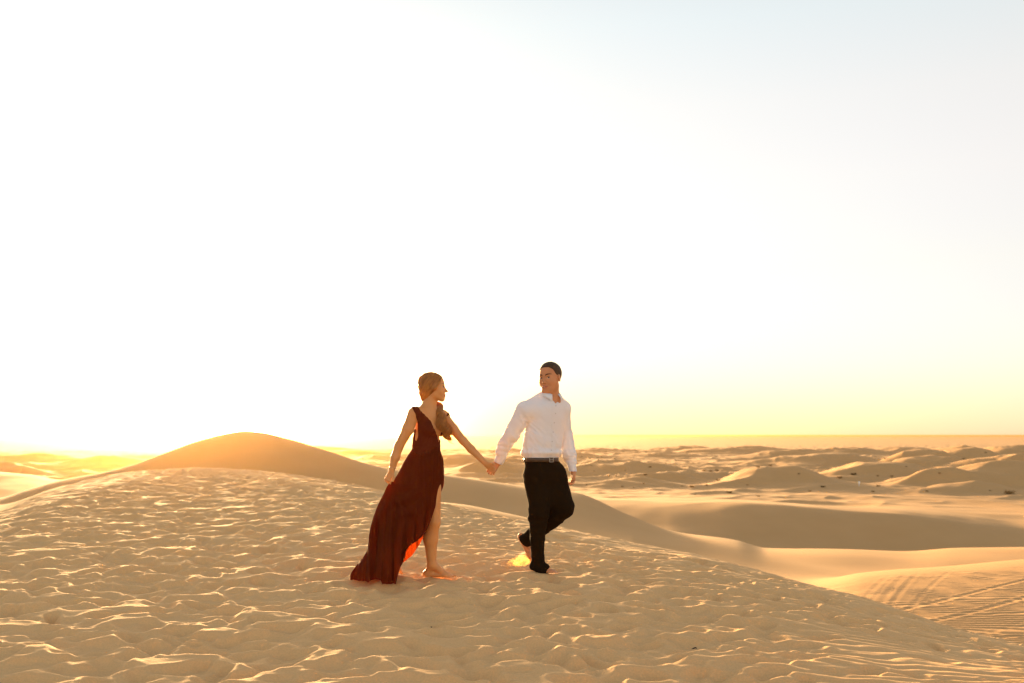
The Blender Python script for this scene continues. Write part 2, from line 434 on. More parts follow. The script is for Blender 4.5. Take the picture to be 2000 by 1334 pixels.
FOOT_SPOTS = []
def build_ground():
    HF = R(33.5)
    th = np.linspace(-HF, HF, 1280)
    side = np.linspace(HF, 2*math.pi-HF, 150)[1:-1]
    # rows
    r = [1.2]
    while r[-1] < 33: r.append(r[-1]*(1.0026 if r[-1] > 4 else 1.006))
    while r[-1] < 700: r.append(r[-1]*1.0055)
    while r[-1] < 30000: r.append(r[-1]*1.03)
    r = np.array(r)
    T, RR = np.meshgrid(th, r)
    X = np.sin(T)*RR; Y = np.cos(T)*RR
    Z = height(X, Y)+CZ
    nr, nc = X.shape
    V = np.stack([X, Y, Z], -1).reshape(-1, 3)
    idx = np.arange(nr*nc).reshape(nr, nc)
    Fq = np.stack([idx[:-1, :-1], idx[:-1, 1:], idx[1:, 1:], idx[1:, :-1]], -1).reshape(-1, 4)
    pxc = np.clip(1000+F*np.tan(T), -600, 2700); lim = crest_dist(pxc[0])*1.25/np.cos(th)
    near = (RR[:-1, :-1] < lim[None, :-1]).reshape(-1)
    def sub(name, fmask, mat):
        f = Fq[fmask]; u, inv = np.unique(f.ravel(), return_inverse=True)
        return mesh_obj(name, V[u], inv.reshape(-1, 4), mat)
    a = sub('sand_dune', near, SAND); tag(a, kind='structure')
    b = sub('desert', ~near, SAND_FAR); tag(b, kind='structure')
    # the rest of the circle, coarse (outside the picture)
    T, RR = np.meshgrid(np.concatenate([[HF], side, [2*math.pi-HF]]), np.concatenate([[0.05], r[::12], [r[-1]]]))
    X = np.sin(T)*RR; Y = np.cos(T)*RR
    Ye = np.abs(Y)+0*X
    ang = np.arctan2(np.abs(X), Y); e = np.minimum(ang, HF)
    Xe = np.sin(e)*np.sign(X)*RR; Ye = np.cos(e)*RR
    ee = sm(ang, HF, R(75))
    Z = macro(Xe, Ye)*(1-ee)+ee*np.interp(RR, [0, 8, 30, 200, 40000], [-1.45, -1.9, -4.5, -9.5, -9.8])+CZ
    nr, nc = X.shape; idx = np.arange(nr*nc).reshape(nr, nc)
    Fq2 = np.stack([idx[:-1, :-1], idx[:-1, 1:], idx[1:, 1:], idx[1:, :-1]], -1).reshape(-1, 4)
    s = mesh_obj('terrain', np.stack([X, Y, Z], -1).reshape(-1, 3), Fq2, SAND_FAR); tag(s, kind='structure')
    # patch below the camera
    T, RR = np.meshgrid(np.linspace(-HF, HF, 30), np.array([0.05, .4, .8, 1.2]))
    X = np.sin(T)*RR; Y = np.cos(T)*RR; Z = macro(X, Y)+CZ; nr, nc = X.shape; idx = np.arange(nr*nc).reshape(nr, nc)
    Fq2 = np.stack([idx[:-1, :-1], idx[:-1, 1:], idx[1:, 1:], idx[1:, :-1]], -1).reshape(-1, 4)
    s = mesh_obj('ground', np.stack([X, Y, Z], -1).reshape(-1, 3), Fq2, SAND_FAR); tag(s, kind='structure')

def build_haze():
    import bmesh
    bm = bmesh.new(); bmesh.ops.create_cube(bm, size=1)
    me = bpy.data.meshes.new('haze'); bm.to_mesh(me); bm.free()
    o = bpy.data.objects.new('haze', me); C.objects.link(o)
    zl, zh = -13.0+CZ, 3.2
    o.location = (0, 0, (zl+zh)/2); o.scale = (62000, 62000, zh-zl)
    m = bpy.data.materials.new('haze'); m.use_nodes = True; t = m.node_tree; t.nodes.clear()
    op = t.nodes.new('ShaderNodeOutputMaterial'); v = t.nodes.new('ShaderNodeVolumePrincipled')
    v.inputs['Color'].default_value = (1.0, .56, .18, 1); v.inputs['Density'].default_value = HAZE_D; v.inputs['Anisotropy'].default_value = HAZE_G
    t.links.new(v.outputs[0], op.inputs['Volume']); me.materials.append(m)
    tag(o, kind='stuff')
    return o
HAZE_D = 0.00008; HAZE_G = 0.935

def far_hit(px, py, y0=100, y1=1200):
    ys = np.geomspace(y0, y1, 4000); z = height((px-1000)/F*ys, ys); ray = -(py-HZ)/F*ys
    k = ray <= z
    return float(ys[np.argmax(k)]) if k.any() else None

# ------------------------------------------------------------------ sculpting: distance fields meshed as one surface
def hash3(ix, iy, iz, seed):
    h = (ix.astype(np.int64)*374761393 + iy.astype(np.int64)*668265263 + iz.astype(np.int64)*2147483647 + seed*974634777) & 0xffffffff
    h = ((h ^ (h >> 13)) * 1274126177) & 0xffffffff
    return ((h ^ (h >> 16)) & 0xffffffff)/4294967296.0
def noise3(p, seed=0):
    p = np.asarray(p, float); f0 = np.floor(p); f = p-f0; f = f*f*(3-2*f); r = 0
    for dx in (0, 1):
        for dy in (0, 1):
            for dz in (0, 1):
                wgt = (f[..., 0] if dx else 1-f[..., 0])*(f[..., 1] if dy else 1-f[..., 1])*(f[..., 2] if dz else 1-f[..., 2])
                r = r+wgt*hash3(f0[..., 0]+dx, f0[..., 1]+dy, f0[..., 2]+dz, seed)
    return r*2-1

def unit(v):
    v = np.asarray(v, float); return v/np.linalg.norm(v)

class Field:
    def __init__(s, lo, hi, h):
        s.lo = np.asarray(lo, float); s.h = h
        s.n = np.ceil((np.asarray(hi, float)-s.lo)/h).astype(int)+1
        s.F = np.full(s.n, 0.06, dtype=np.float32)
    def block(s, lo, hi):
        i0 = np.clip(((np.asarray(lo)-s.lo)/s.h).astype(int), 0, s.n-1); i1 = np.clip(((np.asarray(hi)-s.lo)/s.h).astype(int)+2, 1, s.n)
        if (i1 <= i0).any(): return None, None
        ax = [s.lo[a]+np.arange(i0[a], i1[a])*s.h for a in range(3)]
        P = np.stack(np.meshgrid(*ax, indexing='ij'), -1).astype(np.float32)
        return tuple(slice(i0[a], i1[a]) for a in range(3)), P
    def join(s, sl, d, k):
        a = s.F[sl]; k = max(k, 1e-5)
        t = np.maximum(k-np.abs(a-d), 0)/k
        s.F[sl] = np.minimum(a, d)-t*t*k*0.25
    def cut(s, sl, d, k=0.002):      # keep the part where d<0
        a = s.F[sl]; t = np.maximum(k-np.abs(a-d), 0)/k
        s.F[sl] = np.maximum(a, d)+t*t*k*0.25
    def cap(s, a, b, ra, rb, k=0.02, sub=False, frame=None, dep=1.0):
        """tapered capsule; frame+dep flatten it along frame[1] (dep<1 = thinner)"""
        a = np.asarray(a, float); b = np.asarray(b, float); m = max(ra, rb)+k+0.03
        lo = np.minimum(a, b)-m; hi = np.maximum(a, b)+m
        sl, P = s.block(lo, hi)
        if sl is None: return
        pa = P-a.astype(np.float32); ba = b-a
        if frame is not None and dep != 1.0:
            n = unit(frame[1]); st = 1/dep-1
            pa = pa+(pa@n.astype(np.float32))[..., None]*(n*st).astype(np.float32)
            ba = ba+n*(ba@n)*st
        t = np.clip((pa@ba.astype(np.float32))/max(ba@ba, 1e-9), 0, 1)
        q = pa-t[..., None]*ba.astype(np.float32)
        d = np.sqrt((q*q).sum(-1))-(ra+(rb-ra)*t)
        if dep < 1: d = d*np.float32(0.5+0.5*dep)
        if sub: s.cut(sl, -d, k)
        else: s.join(sl, d, k)
    def ell(s, c, r, ax=None, k=0.02, sub=False):
        c = np.asarray(c, float); r = np.asarray(r, float); m = max(r)+k+0.03
        sl, P = s.block(c-m, c+m)
        if sl is None: return
        q = P-c.astype(np.float32)
        if ax is not None: q = q@np.stack([unit(v) for v in ax], 1).astype(np.float32)
        k0 = np.sqrt(((q/r.astype(np.float32))**2).sum(-1)); k1 = np.sqrt(((q/(r*r).astype(np.float32))**2).sum(-1))
        d = k0*(k0-1)/np.maximum(k1, 1e-6)
        d = np.where(k0 < 1e-3, -min(r), d)
        if sub: s.cut(sl, -d, k)
        else: s.join(sl, d, k)
    def fn(s, lo, hi, f, k=0.004, sub=False, keep=False):
        sl, P = s.block(lo, hi)
        if sl is None: return
        d = f(P).astype(np.float32)
        if keep: s.cut(sl, d, k)
        elif sub: s.cut(sl, -d, k)
        else: s.join(sl, d, k)
    def mesh(s, smooth=1):
        F = s.F; S = F < 0
        cnt = np.zeros(s.n-1, dtype=np.uint8)
        cs = [(x, y, z) for x in (0, 1) for y in (0, 1) for z in (0, 1)]
        for c in cs: cnt += S[c[0]:s.n[0]-1+c[0], c[1]:s.n[1]-1+c[1], c[2]:s.n[2]-1+c[2]]
        act = (cnt > 0) & (cnt < 8); I = np.argwhere(act)
        idx = np.full(s.n-1, -1, dtype=np.int32); idx[act] = np.arange(len(I))
        val = np.stack([F[I[:, 0]+c[0], I[:, 1]+c[1], I[:, 2]+c[2]] for c in cs], 1).astype(float)
        acc = np.zeros((len(I), 3)); num = np.zeros(len(I))
        for a in range(8):
            for b in range(a+1, 8):
                ca = np.array(cs[a]); cb = np.array(cs[b])
                if abs(ca-cb).sum() != 1: continue
                va = val[:, a]; vb = val[:, b]; m = (va < 0) != (vb < 0)
                t = np.where(m, va/np.where(m, va-vb, 1), 0)
                acc[m] += (ca+(cb-ca)*t[:, None])[m]; num[m] += 1
        V = s.lo+(I+acc/num[:, None])*s.h
        faces = []
        for ax in range(3):
            o1, o2 = [(1, 2), (2, 0), (0, 1)][ax]
            A = [slice(None)]*3; B = [slice(None)]*3
            A[ax] = slice(0, -1); B[ax] = slice(1, None)
            ch = S[tuple(A)] != S[tuple(B)]
            E = np.argwhere(ch)
            E = E[(E[:, o1] > 0) & (E[:, o2] > 0) & (E[:, o1] < s.n[o1]-1) & (E[:, o2] < s.n[o2]-1)]
            ins = S[E[:, 0], E[:, 1], E[:, 2]]
            q = []
            for d1, d2 in ((0, 0), (-1, 0), (-1, -1), (0, -1)):
                e = E.copy(); e[:, o1] += d1; e[:, o2] += d2
                q.append(idx[e[:, 0], e[:, 1], e[:, 2]])
            q = np.stack(q, 1)
            q[~ins] = q[~ins][:, ::-1]
            faces.append(q)
        Fc = np.concatenate(faces)
        for _ in range(smooth):
            su = np.zeros_like(V); nn = np.zeros(len(V))
            for a, b in ((0, 1), (1, 2), (2, 3), (3, 0)):
                np.add.at(su, Fc[:, a], V[Fc[:, b]]); np.add.at(nn, Fc[:, a], 1)
                np.add.at(su, Fc[:, b], V[Fc[:, a]]); np.add.at(nn, Fc[:, b], 1)
            V = 0.5*V+0.5*su/np.maximum(nn, 1)[:, None]
        return V, Fc

def vnormals(V, Fc):
    n = np.cross(V[Fc[:, 2]]-V[Fc[:, 0]], V[Fc[:, 3]]-V[Fc[:, 1]])
    N = np.zeros_like(V)
    for i in range(4): np.add.at(N, Fc[:, i], n)
    return N/np.maximum(np.linalg.norm(N, axis=1), 1e-12)[:, None]

ROOT = [np.zeros(3)]
def part(name, V, Fc, mat, parent, smooth=True):
    return mesh_obj(name, np.asarray(V)-ROOT[0], Fc, mat, parent, smooth)

def tube(pts, rad, seg=8, close=True):
    """mesh of a tube along points"""
    pts = np.asarray(pts, float); n = len(pts); rad = np.broadcast_to(rad, (n,))
    T = np.gradient(pts, axis=0); T /= np.maximum(np.linalg.norm(T, axis=1), 1e-9)[:, None]
    up = np.array([0, 0, 1.0]) if abs(T[0, 2]) < .9 else np.array([0, 1.0, 0])
    V = []; b = np.cross(T[0], up); b /= np.linalg.norm(b)
    for i in range(n):
        b = b-T[i]*(b@T[i]); b /= max(np.linalg.norm(b), 1e-9); c = np.cross(T[i], b)
        for k in range(seg):
            a = 2*math.pi*k/seg; V.append(pts[i]+rad[i]*(math.cos(a)*b+math.sin(a)*c))
    Fc = []
    for i in range(n-1):
        for k in range(seg):
            k2 = (k+1) % seg; Fc.append((i*seg+k, i*seg+k2, (i+1)*seg+k2, (i+1)*seg+k))
    return np.array(V), np.array(Fc)

def merge(parts_):
    Vs, Fs, o = [], [], 0
    for V, Fc in parts_:
        Vs.append(V); Fs.append(Fc+o); o += len(V)
    return np.concatenate(Vs), np.concatenate(Fs)

def grid_mesh(P, wrap=False):
    n, m = P.shape[:2]; idx = np.arange(n*m).reshape(n, m)
    if wrap: idx = np.concatenate([idx, idx[:, :1]], 1)
    Fq = np.stack([idx[:-1, :-1], idx[:-1, 1:], idx[1:, 1:], idx[1:, :-1]], -1).reshape(-1, 4)
    return P.reshape(-1, 3), Fq

def spline(pts, n):
    """Catmull-Rom through points"""
    p = np.asarray(pts, float); p = np.vstack([2*p[0]-p[1], p, 2*p[-1]-p[-2]])
    out = []
    t = np.linspace(0, len(p)-3-1e-6, n)
    for q in t:
        i = int(q); f = q-i; a, b, c, d = p[i:i+4]
        out.append(0.5*((2*b)+(-a+c)*f+(2*a-5*b+4*c-d)*f*f+(-a+3*b-3*c+d)*f**3))
    return np.array(out)

# ------------------------------------------------------------------ materials of people
def mat_plain(name, col, rough=.6, sss=0.0, sss_col=None, spec=.3, bump=0, bscale=200, var=None, sheen=0, translucent=0.0, tcol=None):
    m = bpy.data.materials.new(name); m.use_nodes = True; t = m.node_tree; N = t.nodes; L = t.links
    b = N['Principled BSDF']; b.inputs['Base Color'].default_value = (*col, 1); b.inputs['Roughness'].default_value = rough
    b.inputs['Specular IOR Level'].default_value = spec
    if sss: b.inputs['Subsurface Weight'].default_value = sss; b.inputs['Subsurface Radius'].default_value = (.012, .004, .002); b.inputs['Subsurface Scale'].default_value = 1.0
    if sheen: b.inputs['Sheen Weight'].default_value = sheen
    tc = N.new('ShaderNodeTexCoord')
    if var:
        n = N.new('ShaderNodeTexNoise'); n.inputs['Scale'].default_value = var[1]; n.inputs['Detail'].default_value = 5
        mx = N.new('ShaderNodeMix'); mx.data_type = 'RGBA'; mx.inputs[6].default_value = (*col, 1); mx.inputs[7].default_value = (*var[0], 1)
        if len(var) > 2:
            mp = N.new('ShaderNodeMapping'); mp.inputs['Scale'].default_value = var[2]; L.new(tc.outputs['Object'], mp.inputs[0]); L.new(mp.outputs[0], n.inputs['Vector'])
        else: L.new(tc.outputs['Object'], n.inputs['Vector'])
        rp = N.new('ShaderNodeMapRange'); rp.inputs[1].default_value = .35; rp.inputs[2].default_value = .65
        L.new(n.outputs[0], rp.inputs[0]); L.new(rp.outputs[0], mx.inputs[0]); L.new(mx.outputs[2], b.inputs['Base Color'])
    if bump:
        n = N.new('ShaderNodeTexNoise'); n.inputs['Scale'].default_value = bscale; n.inputs['Detail'].default_value = 3
        L.new(tc.outputs['Object'], n.inputs['Vector']); bp = N.new('ShaderNodeBump'); bp.inputs['Strength'].default_value = bump; bp.inputs['Distance'].default_value = .002
        L.new(n.outputs[0], bp.inputs['Height']); L.new(bp.outputs[0], b.inputs['Normal'])
    if translucent:
        tr = N.new('ShaderNodeBsdfTranslucent'); tr.inputs[0].default_value = (*(tcol or col), 1)
        ms = N.new('ShaderNodeMixShader'); ms.inputs[0].default_value = translucent
        L.new(b.outputs[0], ms.inputs[1]); L.new(tr.outputs[0], ms.inputs[2]); L.new(ms.outputs[0], N['Material Output'].inputs[0])
    return m

def drop_bits(V, Fc, least=250):
    """remove loose crumbs: keep only pieces with enough vertices"""
    lab = np.arange(len(V))
    while True:
        m = lab[Fc].min(1); new = lab.copy()
        for i in range(4): np.minimum.at(new, Fc[:, i], m)
        new = new[new]
        if (new == lab).all(): break
        lab = new
    n = np.bincount(lab, minlength=len(V)); keep = n[lab] >= least
    idx = np.cumsum(keep)-1; f = Fc[keep[Fc].all(1)]
    return V[keep], idx[f]

# ------------------------------------------------------------------ the couple
YM = ground_hit(1058, 1118)        # where the man stands
YW = ground_hit(848, 1126)         # where the woman stands
def PP(px, py, Y): return np.array([(px-1000)/F*Y, Y, CZ-(py-HZ)/F*Y])
def M_(px, py, dy=0.0): return PP(px, py, YM+dy)
def W_(px, py, dy=0.0): return PP(px, py, YW+dy)

def frame_from(f, tilt=0.0):
    """right, forward, up axes for a facing direction f (x, y)"""
    f = unit([f[0], f[1], tilt]); up0 = np.array([0, 0, 1.0]); r = unit(np.cross(f, up0)); u = np.cross(r, f)
    return r, f, u

class Head:
    def __init__(s, o, f, H, tilt=0.0, roll=0.0):
        s.o = np.asarray(o, float); s.r, s.f, s.u = frame_from(f, tilt); s.H = H
        if roll:
            c, q = math.cos(roll), math.sin(roll); s.r, s.u = s.r*c+s.u*q, s.u*c-s.r*q
        s.ax = (s.r, s.f, s.u)
    def p(s, x, y, z): return s.o+s.H*(x*s.r+y*s.f+z*s.u)
    def loc(s, P): q = (np.asarray(P)-s.o)/s.H; return q@s.r, q@s.f, q@s.u

def add_head(Fd, hd, fem=False):
    p = hd.p; H = hd.H; ax = hd.ax
    w = 0.93 if fem else 1.04; wf_ = 1.0 if fem else 1.16
    Fd.ell(p(0, -.06, .15), np.array([.325*w, .405, .35])*H, ax, .02)
    Fd.ell(p(0, .09, -.10), np.array([.265*w*wf_, .265, .30])*H, ax, .03)
    jw = .175 if fem else .205; jr = .07 if fem else .075
    for sx in (-1, 1):
        Fd.cap(p(sx*jw, .0, -.25), p(sx*(.055 if fem else .085), .235, -.40), jr*H, (.075 if fem else .095)*H, .035)
        Fd.ell(p(sx*.15, .20, -.12), np.array([.10, .10, .12])*H, ax, .02)
        Fd.cap(p(sx*.05, .315, .075), p(sx*.19, .25, .07), .035*H, .035*H, .012)
    Fd.ell(p(0, .255, -.42), np.array([.075, .075, .065])*H, ax, .012)
    Fd.ell(p(0, .245, -.27), np.array([.13, .11, .11])*H, ax, .02)
    for sx in (-1, 1): Fd.ell(p(sx*.135, .37, .0), np.array([.075, .07, .05])*H, ax, .010, sub=True)
    nl = .455 if fem else .44
    Fd.cap(p(0, .315, .04), p(0, nl-.035, -.145), .028*H, .036*H, .008)
    Fd.ell(p(0, nl-.03, -.15), np.array([.042, .045, .036])*H, ax, .006)
    for sx in (-1, 1):
        Fd.ell(p(sx*.045, .355, -.165), np.array([.032, .045, .028])*H, ax, .005)
    Fd.ell(p(0, .352, -.262), np.array([.105, .038, .020])*H, ax, .004)
    Fd.ell(p(0, .345, -.312), np.array([.085, .038, .024])*H, ax, .004)
    Fd.ell(p(0, .39, -.286), np.array([.10, .05, .008])*H, ax, .003, sub=True)
    for sx in (-1, 1):
        Fd.ell(p(sx*.335*w, -.03, -.03), np.array([.035, .085, .125])*H, (hd.r*1.0+sx*hd.f*-.35, hd.f+sx*hd.r*.35, hd.u), .006)
        Fd.ell(p(sx*.375*w, .0, -.01), np.array([.03, .045, .07])*H, ax, .004, sub=True)

def add_hand(Fd, wrist, d, n, th, L, curl, spread=0.12, thumb=None, r0=.0085, k=.004, flat=None):
    """wrist point, d towards the knuckles, n out of the back of the hand, th side of the thumb, L hand length;
    curl: three bend angles per finger"""
    d = unit(d); n = unit(n-d*(n@d)); th = unit(th-d*(th@d)-n*(th@n))
    pl = L*.50
    Fd.cap(wrist, wrist+d*pl*.35, .026*L/.19, .030*L/.19, .012, frame=(th, n, d), dep=.62)
    kn = []
    for i in range(4):
        off = (1.5-i)*.0205*L/.19
        k0 = wrist+d*(pl*(1-.04*abs(i-1)))+th*off
        Fd.cap(wrist+d*pl*.15+th*off*.55, k0, .0135*L/.19, .0115*L/.19, .010)
        kn.append(k0)
    ln = [.36, .41, .38, .30]
    for i in range(4):
        l = L*ln[i]*.98; c = curl[i] if hasattr(curl[0], '__len__') else curl
        q = kn[i]; ang = 0.0; dd = unit(d+th*spread*(1.5-i)*.35)
        for j, fr in enumerate((.46, .30, .24)):
            ang += c[j]; v = dd*math.cos(ang)-n*math.sin(ang)
            q2 = q+v*l*fr; ra = r0*(L/.19)*(1.0-.10*j)*(0.92 if i == 3 else 1)
            Fd.cap(q, q2, ra, ra*.93, k*.8); q = q2
    tb = wrist+d*pl*.22+th*.026*L/.19
    if thumb is None: thumb = (unit(d*.75+th*.6-n*.25), unit(d*.95+th*.1-n*.35))
    t1 = tb+thumb[0]*L*.24; Fd.cap(wrist+d*pl*.12+th*.012, t1, .016*L/.19, .0115*L/.19, .008)
    t2 = t1+thumb[1]*L*.17; Fd.cap(t1, t2, .0112*L/.19, .0095*L/.19, .004)

def add_foot(Fd, ankle, heel, ball, toe, up, r=.036, W=.045):
    """bare foot: heel, arch, ball and five toes"""
    ankle, heel, ball, toe = map(lambda v: np.asarray(v, float), (ankle, heel, ball, toe))
    d = unit(ball-heel); up = unit(up-d*(up@d)); sd = np.cross(d, up)
    Fd.cap(ankle, heel+up*r*.9+d*.01, r, r*.98, .02)
    Fd.ell(heel+up*r*.75, (r*1.1, r*.95, r*.8), (d, sd, up), .02)
    Fd.cap(ankle+d*.015, ball+up*.018, r*.95, .024, .03)
    Fd.cap(heel+up*r*.7, ball+up*.017+sd*.012, r*.75, .020, .02)
    Fd.ell(ball+up*.016, (.045, W, .021), (d, sd, up), .02)
    tl = np.linalg.norm(toe-ball)
    for i in range(5):
        o = (i-2)/2.0
        a = ball+sd*o*W*.78+up*.013+d*(.012-.012*o*o)
        b = ball+sd*o*W*.86+up*.009+d*(tl*(1.0-.10*i if True else 1))
        Fd.cap(a, b, .012 if i == 0 else .0095, .0115 if i == 0 else .0082, .005)

def surf_point(V, N, o, d):
    """outermost vertex close to the line o + t d, seen from +d"""
    d = unit(d); q = V-o; t = q@d; r = np.linalg.norm(q-t[:, None]*d, axis=1)
    m = (r < .012) & (t > -.1)
    if not m.any(): m = r < .03
    i = np.where(m)[0][np.argmax(t[m])]
    return o+d*t[i], N[i]

def ball(c, r, ax=None, seg=12):
    th = np.linspace(0, math.pi, seg//2+1); ph = np.linspace(0, 2*math.pi, seg, endpoint=False)
    r = np.broadcast_to(np.asarray(r, float), (3,)); A = np.stack([unit(a) for a in (ax if ax is not None else np.eye(3))])
    T, Pm = np.meshgrid(th, ph, indexing='ij')
    q = np.stack([np.sin(T)*np.cos(Pm)*r[0], np.sin(T)*np.sin(Pm)*r[1], np.cos(T)*r[2]], -1)@A
    V, Fc = grid_mesh(q+np.asarray(c), wrap=True); return V, Fc[:, ::-1]

SKIN_M = mat_plain('skin_man', (.52, .225, .10), .6, .12, bump=.15, bscale=150, var=((.59, .27, .125), 14))
SKIN_W = mat_plain('skin_woman', (.58, .265, .09), .5, .12, bump=.1, bscale=150, var=((.64, .30, .11), 10))
LIP_M = mat_plain('lips_man', (.42, .15, .085), .45, .1)
LIP_W = mat_plain('lips_woman', (.42, .09, .06), .35, .1)
HAIR_D = mat_plain('dark_hair', (.040, .020, .008), .6, spec=.25, var=((.085, .042, .016), 120), bump=.6, bscale=260)
HAIR_B = mat_plain('blonde_hair', (.27, .105, .022), .45, spec=.4, var=((.58, .275, .07), 70, (1, 1, .10)), translucent=.34, tcol=(1, .5, .1))
_n = HAIR_B.node_tree; _mp = [q for q in _n.nodes if q.type == 'MAPPING'][0]; _tc = [q for q in _n.nodes if q.type == 'TEX_COORD'][0]
_r = _n.nodes.new('ShaderNodeMapping'); _r.inputs['Rotation'].default_value = (0, -math.radians(33), 0); _n.links.new(_tc.outputs['Object'], _r.inputs[0]); _n.links.new(_r.outputs[0], _mp.inputs[0])
BROW_W = mat_plain('brow_hair', (.14, .06, .02), .6)
SHIRT = mat_plain('white_cotton', (.88, .89, .92), .8, spec=.2, bump=.12, bscale=500, translucent=.22, tcol=(.85, .74, .62))
TROUS = mat_plain('black_wool', (.016, .009, .004), .95, spec=.05, bump=.2, bscale=600)
BELT = mat_plain('dark_leather', (.055, .030, .014), .38, spec=.5)
METAL = mat_plain('buckle_metal', (.42, .40, .37), .35); METAL.node_tree.nodes['Principled BSDF'].inputs['Metallic'].default_value = 1
GOLD = mat_plain('bracelet_metal', (.95, .75, .50), .2); GOLD.node_tree.nodes['Principled BSDF'].inputs['Metallic'].default_value = 1
DRESS = mat_plain('red_chiffon', (.085, .016, .004), .9, spec=.05, translucent=.19, tcol=(.66, .065, .006), bump=.1, bscale=400)
LINING = mat_plain('dark_lining', (.07, .012, .006), .9)
BODICE = mat_plain('red_chiffon_bodice', (.10, .016, .004), .8, spec=.1, bump=.1, bscale=400)
EYE = mat_plain('eye_white', (.50, .42, .36), .25, spec=.5)
IRIS = mat_plain('iris', (.03, .018, .01), .2, spec=.5)
TEETH = mat_plain('teeth', (.75, .68, .60), .3)
BUTTON = mat_plain('button', (.62, .58, .55), .35)

def face_bits(hd, parent, brow_mat, fem):
    p = hd.p; H = hd.H
    for sx in (-1, 1):
        V, Fc = ball(p(sx*.135, .268, -.002), .056*H, hd.ax, 16)
        e = part('eye', V, Fc, EYE, parent)
        gz = .05 if fem else -.012
        V, Fc = ball(p(sx*.135+(gz if not fem else 0), .268+.036, -.004), ((.026 if not fem else .040)*H, .022*H, (.026 if not fem else .034)*H), hd.ax, 12)
        part('iris', V, Fc, IRIS, e)
        # upper lid line / lashes
        pts = [p(sx*.135+a*.06, .326-abs(a)*.022+.002, .024-.018*a*a) for a in np.linspace(-1, 1, 7)]
        V, Fc = tube(pts, .007*H if not fem else .009*H, 6); part('eyelash', V, Fc, IRIS if fem else brow_mat, parent)
        if fem: pts = [p(sx*(.06+a*.17), .345-.105*a*a-.01, .085+.045*math.sin(a*2.6)) for a in np.linspace(0, 1, 8)]
        else: pts = [p(sx*(.05+a*.185), .352-.11*a*a, .080+.035*math.sin(a*2.5)) for a in np.linspace(0, 1, 8)]
        rr = np.interp(np.linspace(0, 1, 8), [0, .3, 1], [.7, 1, .4])*(.022 if not fem else .011)*H
        V, Fc = tube(pts, rr, 6); part('eyebrow', V, Fc, brow_mat, parent)
    pts = [p(a*.092, .356-.045*a*a, -.289+.022*a*a) for a in np.linspace(-1, 1, 7)]
    V, Fc = tube(pts, np.array([.3, .8, 1, 1, 1, .8, .3])*.011*H, 6); part('teeth', V, Fc, TEETH, parent)

def lips(o, hd, mat):
    me = o.data; me.materials.append(mat); n = len(me.polygons)
    c = np.zeros(n*3, dtype=np.float32); me.polygons.foreach_get('center', c); c = c.reshape(-1, 3)+ROOT[0]
    x, y, z = hd.loc(c)
    m = (np.abs(x) < .115) & (y > .28) & (np.abs(z+.287+.0*x) < .042*(1-(x/.13)**2)+.004)
    mi = np.zeros(n, dtype=np.int32); mi[m] = 1; me.polygons.foreach_set('material_index', mi)

